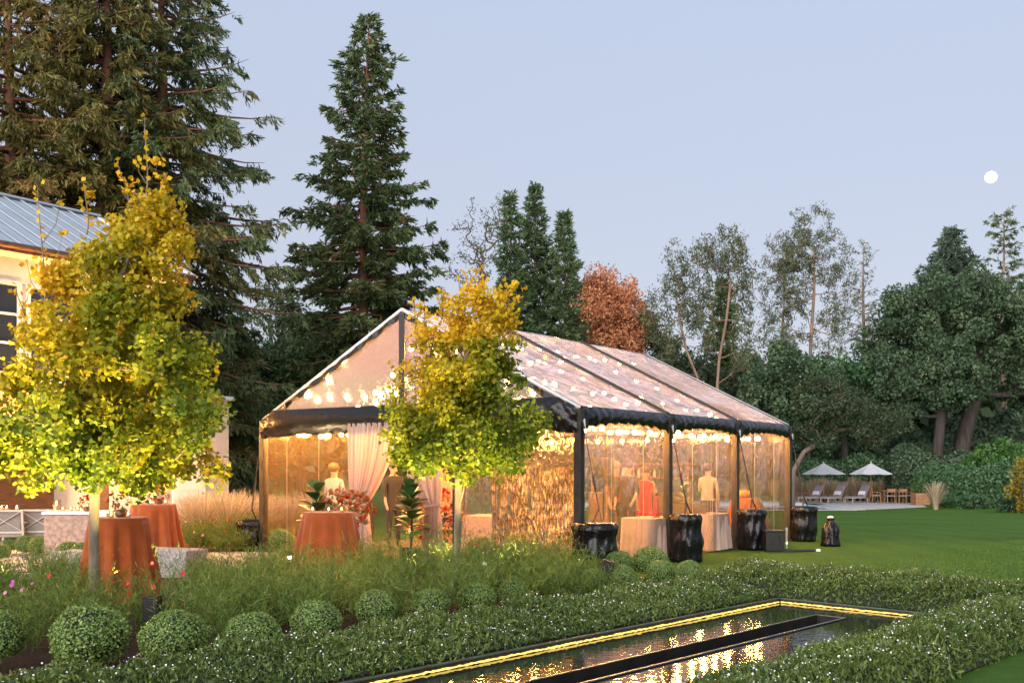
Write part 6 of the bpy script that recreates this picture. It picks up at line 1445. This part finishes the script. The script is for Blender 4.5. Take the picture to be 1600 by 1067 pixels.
person('person in a dark suit left of the red dress inside the tent', (X_at(981, 20.2), 20.2, .012), -.6, suit, suit, 'hair_dark', 1.76, None, .3)
person('person in brown behind the loudspeaker stand inside the tent', (X_at(962, 20.9), 20.9, .012), .5, brown, suit, 'hair_grey', 1.74)
person('person in a white shirt behind the second pale table', (X_at(1106, 23.0), 23.0, -.01), 2.5, shirt, suit, 'hair_dark', 1.72, None, .7)
person('person in a white shirt behind the flowers at the tent entrance', (X_at(522, 20.4), 20.4, .012), 2.7, shirt, navy, 'hair_brown', 1.70, None, .4)
person('person in a rose top in the tent entrance right of the red branches', (X_at(690, 19.4), 19.4, .012), -.4, rose, navy, 'hair_brown', 1.66, None, .2, True)
person('person in a dark suit in the gap between the entrance curtains', (X_at(615, 20.3), 20.3, .012), .6, suit, suit, 'hair_grey', 1.76)

# ---------------------------------------------------------------- kit on the lawn by the tent
c = G(1208, 861)
t = thing('storage_bin', 'small open black storage bin between two wrapped barrels', 'bin', c)
mb = MB(); mb.box((0, 0, .20), (.36, .36, .40), taper=1.05); mb.build('tub', mat('bin_plastic', (.012, .012, .013), .35, 0, .2), t, world=False, bevel=.02)
mb = MB(); mb.box((0, 0, .415), (.42, .42, .03)); mb.build('lid', MATS['bin_plastic'], t, world=False, bevel=.008)
mb = MB(); mb.tube([(-.12, -.2, .05), (-.05, -.21, .25), (.06, -.21, .34), (.12, -.2, .12)], .008, 5); mb.build('cord', MATS['black_strap'], t, world=False)
t = thing('power_unit', 'slim white power unit with a green light beside the far tent post', 'power unit', G(1229, 857))
mb = MB(); mb.box((0, 0, .22), (.045, .045, .44)); mb.build('body_case', MATS['steel_edge'], t, world=False, bevel=.008)
mb = MB(); mb.ball((0, -.033, .12), .012, 8, 5); mb.build('indicator', glow('green_led', (.1, 1, .35), 12), t, world=False)
c = G(1298, 853)
t = thing('knotted_bag', 'knotted black bag standing alone on the lawn right of the tent', 'bag', c)
prof = [(.20, .0), (.19, .06), (.165, .2), (.175, .32), (.16, .42), (.10, .50), (.055, .53), (.07, .57), (.085, .60), (.04, .62)]
mb = MB(); mb.lathe(prof, (0, 0, 0), 44, lambda r0, z, a, i: r0 * (1 + .07 * math.sin(7 * a + 5 * z) + .06 * math.sin(13 * a - 11 * z) + .05 * math.sin(4 * a + z * 20))); mb.build('sack', MATS['black_plastic'], t, world=False, smooth=True)
mb = MB(); mb.ball((0, 0, .615), (.07, .07, .035), 10, 6); mb.build('white_top', MATS['white_trim'], t, world=False, smooth=True)
mb = MB(); mb.tube([(-.16, -.02, .01), (-.05, -.19, .3), (.02, -.06, .56)], .010, 5); mb.build('cord', MATS['black_strap'], t, world=False)
t = thing('cable_coil', 'black power cables lying on the grass by the tent corner', 'cable', G(1240, 862))
mb = MB(); pts = [(.25 * math.cos(a * 1.9) * (1 + .1 * a) + a * .02, .12 * math.sin(a * 1.9) + .02 * a, .018 + .006 * math.sin(3 * a)) for a in np.linspace(0, 8, 60)]
mb.tube(pts, .011, 6); mb.build('cable', MATS['black_strap'], t, world=False, smooth=True)
mb = MB(); mb.box((.50, .02, .03), (.08, .06, .05)); mb.build('plug_box', MATS['white_trim'], t, world=False, bevel=.01)

# ---------------------------------------------------------------- pool terrace furniture
ZT = -.58
mat('teak', (.34, .17, .08), .6, 0, .25, 6, .2, 40); mat('canvas', (.72, .72, .76), .8, 0, .04, 6, .1, 80, trans=.2); mat('lounger_sling', (.24, .22, .26), .8, 0, .1, 30); mat('towel', (.70, .70, .76), .9, 0, .05)
def parasol(label, px, y, top_py, r_):
    z1 = zat(top_py, y); t = thing('parasol', label, 'umbrella', (X_at(px, y), y, ZT), 'white parasols on the pool terrace'); h = z1 - ZT
    mb = MB(); mb.tube([(0, 0, .05), (0, 0, h)], .032, 10); mb.build('pole', MATS['teak'], t, world=False)
    mb = MB(); mb.lathe([(.28, 0), (.28, .05), (.06, .08), (.05, .3)], (0, 0, 0), 16); mb.build('base', MATS['dark_steel'], t, world=False)
    for k in range(8):
        a0, a1 = k * math.pi / 4, (k + 1) * math.pi / 4; n = 5; hc = .68; V = []
        for i in range(n + 1):
            q = i / n; rr = r_ * q; z = h - hc * (q ** .92)
            for j in range(5):
                w = j / 4; a = a0 + (a1 - a0) * w; sc2 = 1 - .10 * math.sin(math.pi * w) * q; V.append((rr * sc2 * math.cos(a), rr * sc2 * math.sin(a), z - .035 * q * math.sin(math.pi * w)))
        mb = MB(); mb.add(V, [(i * 5 + j, i * 5 + j + 1, (i + 1) * 5 + j + 1, (i + 1) * 5 + j) for i in range(n) for j in range(4)]); mb.build('canopy_panel', MATS['canvas'], t, world=False, smooth=True)
        mb = MB(); mb.tube([(.03, 0, h - .06) if k < 0 else (.03 * math.cos(a0), .03 * math.sin(a0), h - .09), (r_ * .97 * math.cos(a0), r_ * .97 * math.sin(a0), h - .70)], .010, 4); mb.build('rib', MATS['teak'], t, world=False)
    mb = MB(); mb.lathe([(.03, h - .02), (.04, h + .02), (.01, h + .10)], (0, 0, 0), 10); mb.build('finial', MATS['canvas'], t, world=False)
    return t
parasol('left white market parasol above the pool loungers', 1287, 61.0, 723, 1.35)
parasol('right white market parasol beside the teak dining set', 1361, 61.0, 723, 1.35)
def lounger(label, px, y, rz):
    t = thing('sun_lounger', label, 'sun lounger', (X_at(px, y), y, ZT), 'loungers by the swimming pool', rz)
    mb = MB(); mb.box((0, -.25, .30), (.66, 1.25, .06)); mb.build('frame', MATS['grey_frame'], t, world=False, bevel=.01)
    for a_, b_ in ((-.28, -.8), (.28, -.8), (.28, .6), (-.28, .6)):
        mb = MB(); mb.bar((a_, b_, 0), (a_, b_, .28), .05); mb.build('leg', MATS['grey_frame'], t, world=False)
    mb = MB(); mb.box((0, -.25, .36), (.60, 1.2, .06)); mb.build('seat_pad', MATS['lounger_sling'], t, world=False, bevel=.02)
    mb = MB(); mb.bar((0, .36, .36), (0, .78, 1.02), .62, .07); mb.build('backrest', MATS['lounger_sling'], t, world=False, bevel=.02)
    mb = MB(); mb.bar((0, .33, .46), (0, .46, .68), .46, .09); mb.build('pillow', MATS['towel'], t, world=False, bevel=.03)
for i, (px, lab) in enumerate(((1268, 'leftmost grey sun lounger by the pool, half behind the tent strap'), (1302, 'middle grey sun lounger under the left parasol'), (1340, 'rightmost grey sun lounger between the two parasols'))): lounger(lab, px, 60.6, -1.0)
def dining_chair(label, x, y, rz):
    t = thing('dining_chair', label, 'chair', (x, y, ZT), 'teak chairs at the pool dining table', rz)
    for a_, b_ in ((-.22, -.2), (.22, -.2)):
        mb = MB(); mb.bar((a_, b_ - .06, 0), (a_, b_, .45), .04); mb.bar((a_, b_, .40), (a_, b_ - .08, .88), .04); mb.build('leg', MATS['teak'], t, world=False)
    for a_, b_ in ((-.22, .22), (.22, .22)):
        mb = MB(); mb.bar((a_, b_ + .04, 0), (a_, b_, .64), .04); mb.build('leg', MATS['teak'], t, world=False)
        mb = MB(); mb.bar((a_, -.22, .65), (a_, .24, .65), .05, .025); mb.build('armrest', MATS['teak'], t, world=False)
    mb = MB(); mb.box((0, 0, .44), (.48, .46, .05)); mb.build('seat', MATS['cushion'], t, world=False)
    mb = MB(); mb.box((0, -.255, .76), (.42, .03, .20)); mb.build('backrest', MATS['teak'], t, world=False)
tx = X_at(1393, 60.2)
t = thing('dining_table', 'teak dining table among chairs at the end of the pool terrace', 'table', (tx, 60.2, ZT))
mb = MB(); mb.box((0, 0, .73), (1.3, .8, .04)); mb.build('top', MATS['teak'], t, world=False)
for a_, b_ in ((-.55, -.3), (.55, -.3), (.55, .3), (-.55, .3)):
    mb = MB(); mb.bar((a_, b_, 0), (a_, b_, .71), .06); mb.build('leg', MATS['teak'], t, world=False)
for lab, dx, dy, rz in (('teak chair at the left end of the pool dining table', -1.0, 0, -1.57), ('teak chair at the right end of the pool dining table', 1.0, 0, 1.57), ('front left teak chair of the pool dining table', -.35, -.65, 0), ('front right teak chair of the pool dining table', .35, -.65, 0)): dining_chair(lab, tx + dx, 60.2 + dy, rz)
t = thing('planter_box', 'reddish wooden planter box with a green shrub at the terrace end', 'planter', (X_at(1440, 57.2), 57.2, ZT))
for k in range(4):
    mb = MB(); mb.box((0, -.38, .09 + k * .17), (.95, .03, .16)); mb.build('board', MATS['teak'], t, world=False)
    for s_ in (-1, 1):
        mb = MB(); mb.box((s_ * .46, 0, .09 + k * .17), (.03, .72, .16)); mb.build('board', MATS['teak'], t, world=False)
mb = MB(); mb.box((0, 0, .6), (.88, .7, .04)); mb.build('soil', MATS['mulch'], t, world=False)
shrub('planter_shrub', 'rounded green shrub growing in the wooden planter box', (X_at(1440, 57.2), 57.2, ZT + .62), (.55, .4, .38), 36, 45, 'laurel_leaf', 90, (.10, .05), .2)
t = thing('side_table', 'small dark side table left of the leftmost lounger', 'table', (X_at(1247, 61), 61, ZT))
mb = MB(); mb.box((0, 0, .55), (1.2, .6, .04)); mb.build('top', MATS['brown_timber'], t, world=False)
for a_ in (-.5, .5):
    mb = MB(); mb.bar((a_, 0, 0), (a_, 0, .53), .06); mb.build('leg', MATS['brown_timber'], t, world=False)
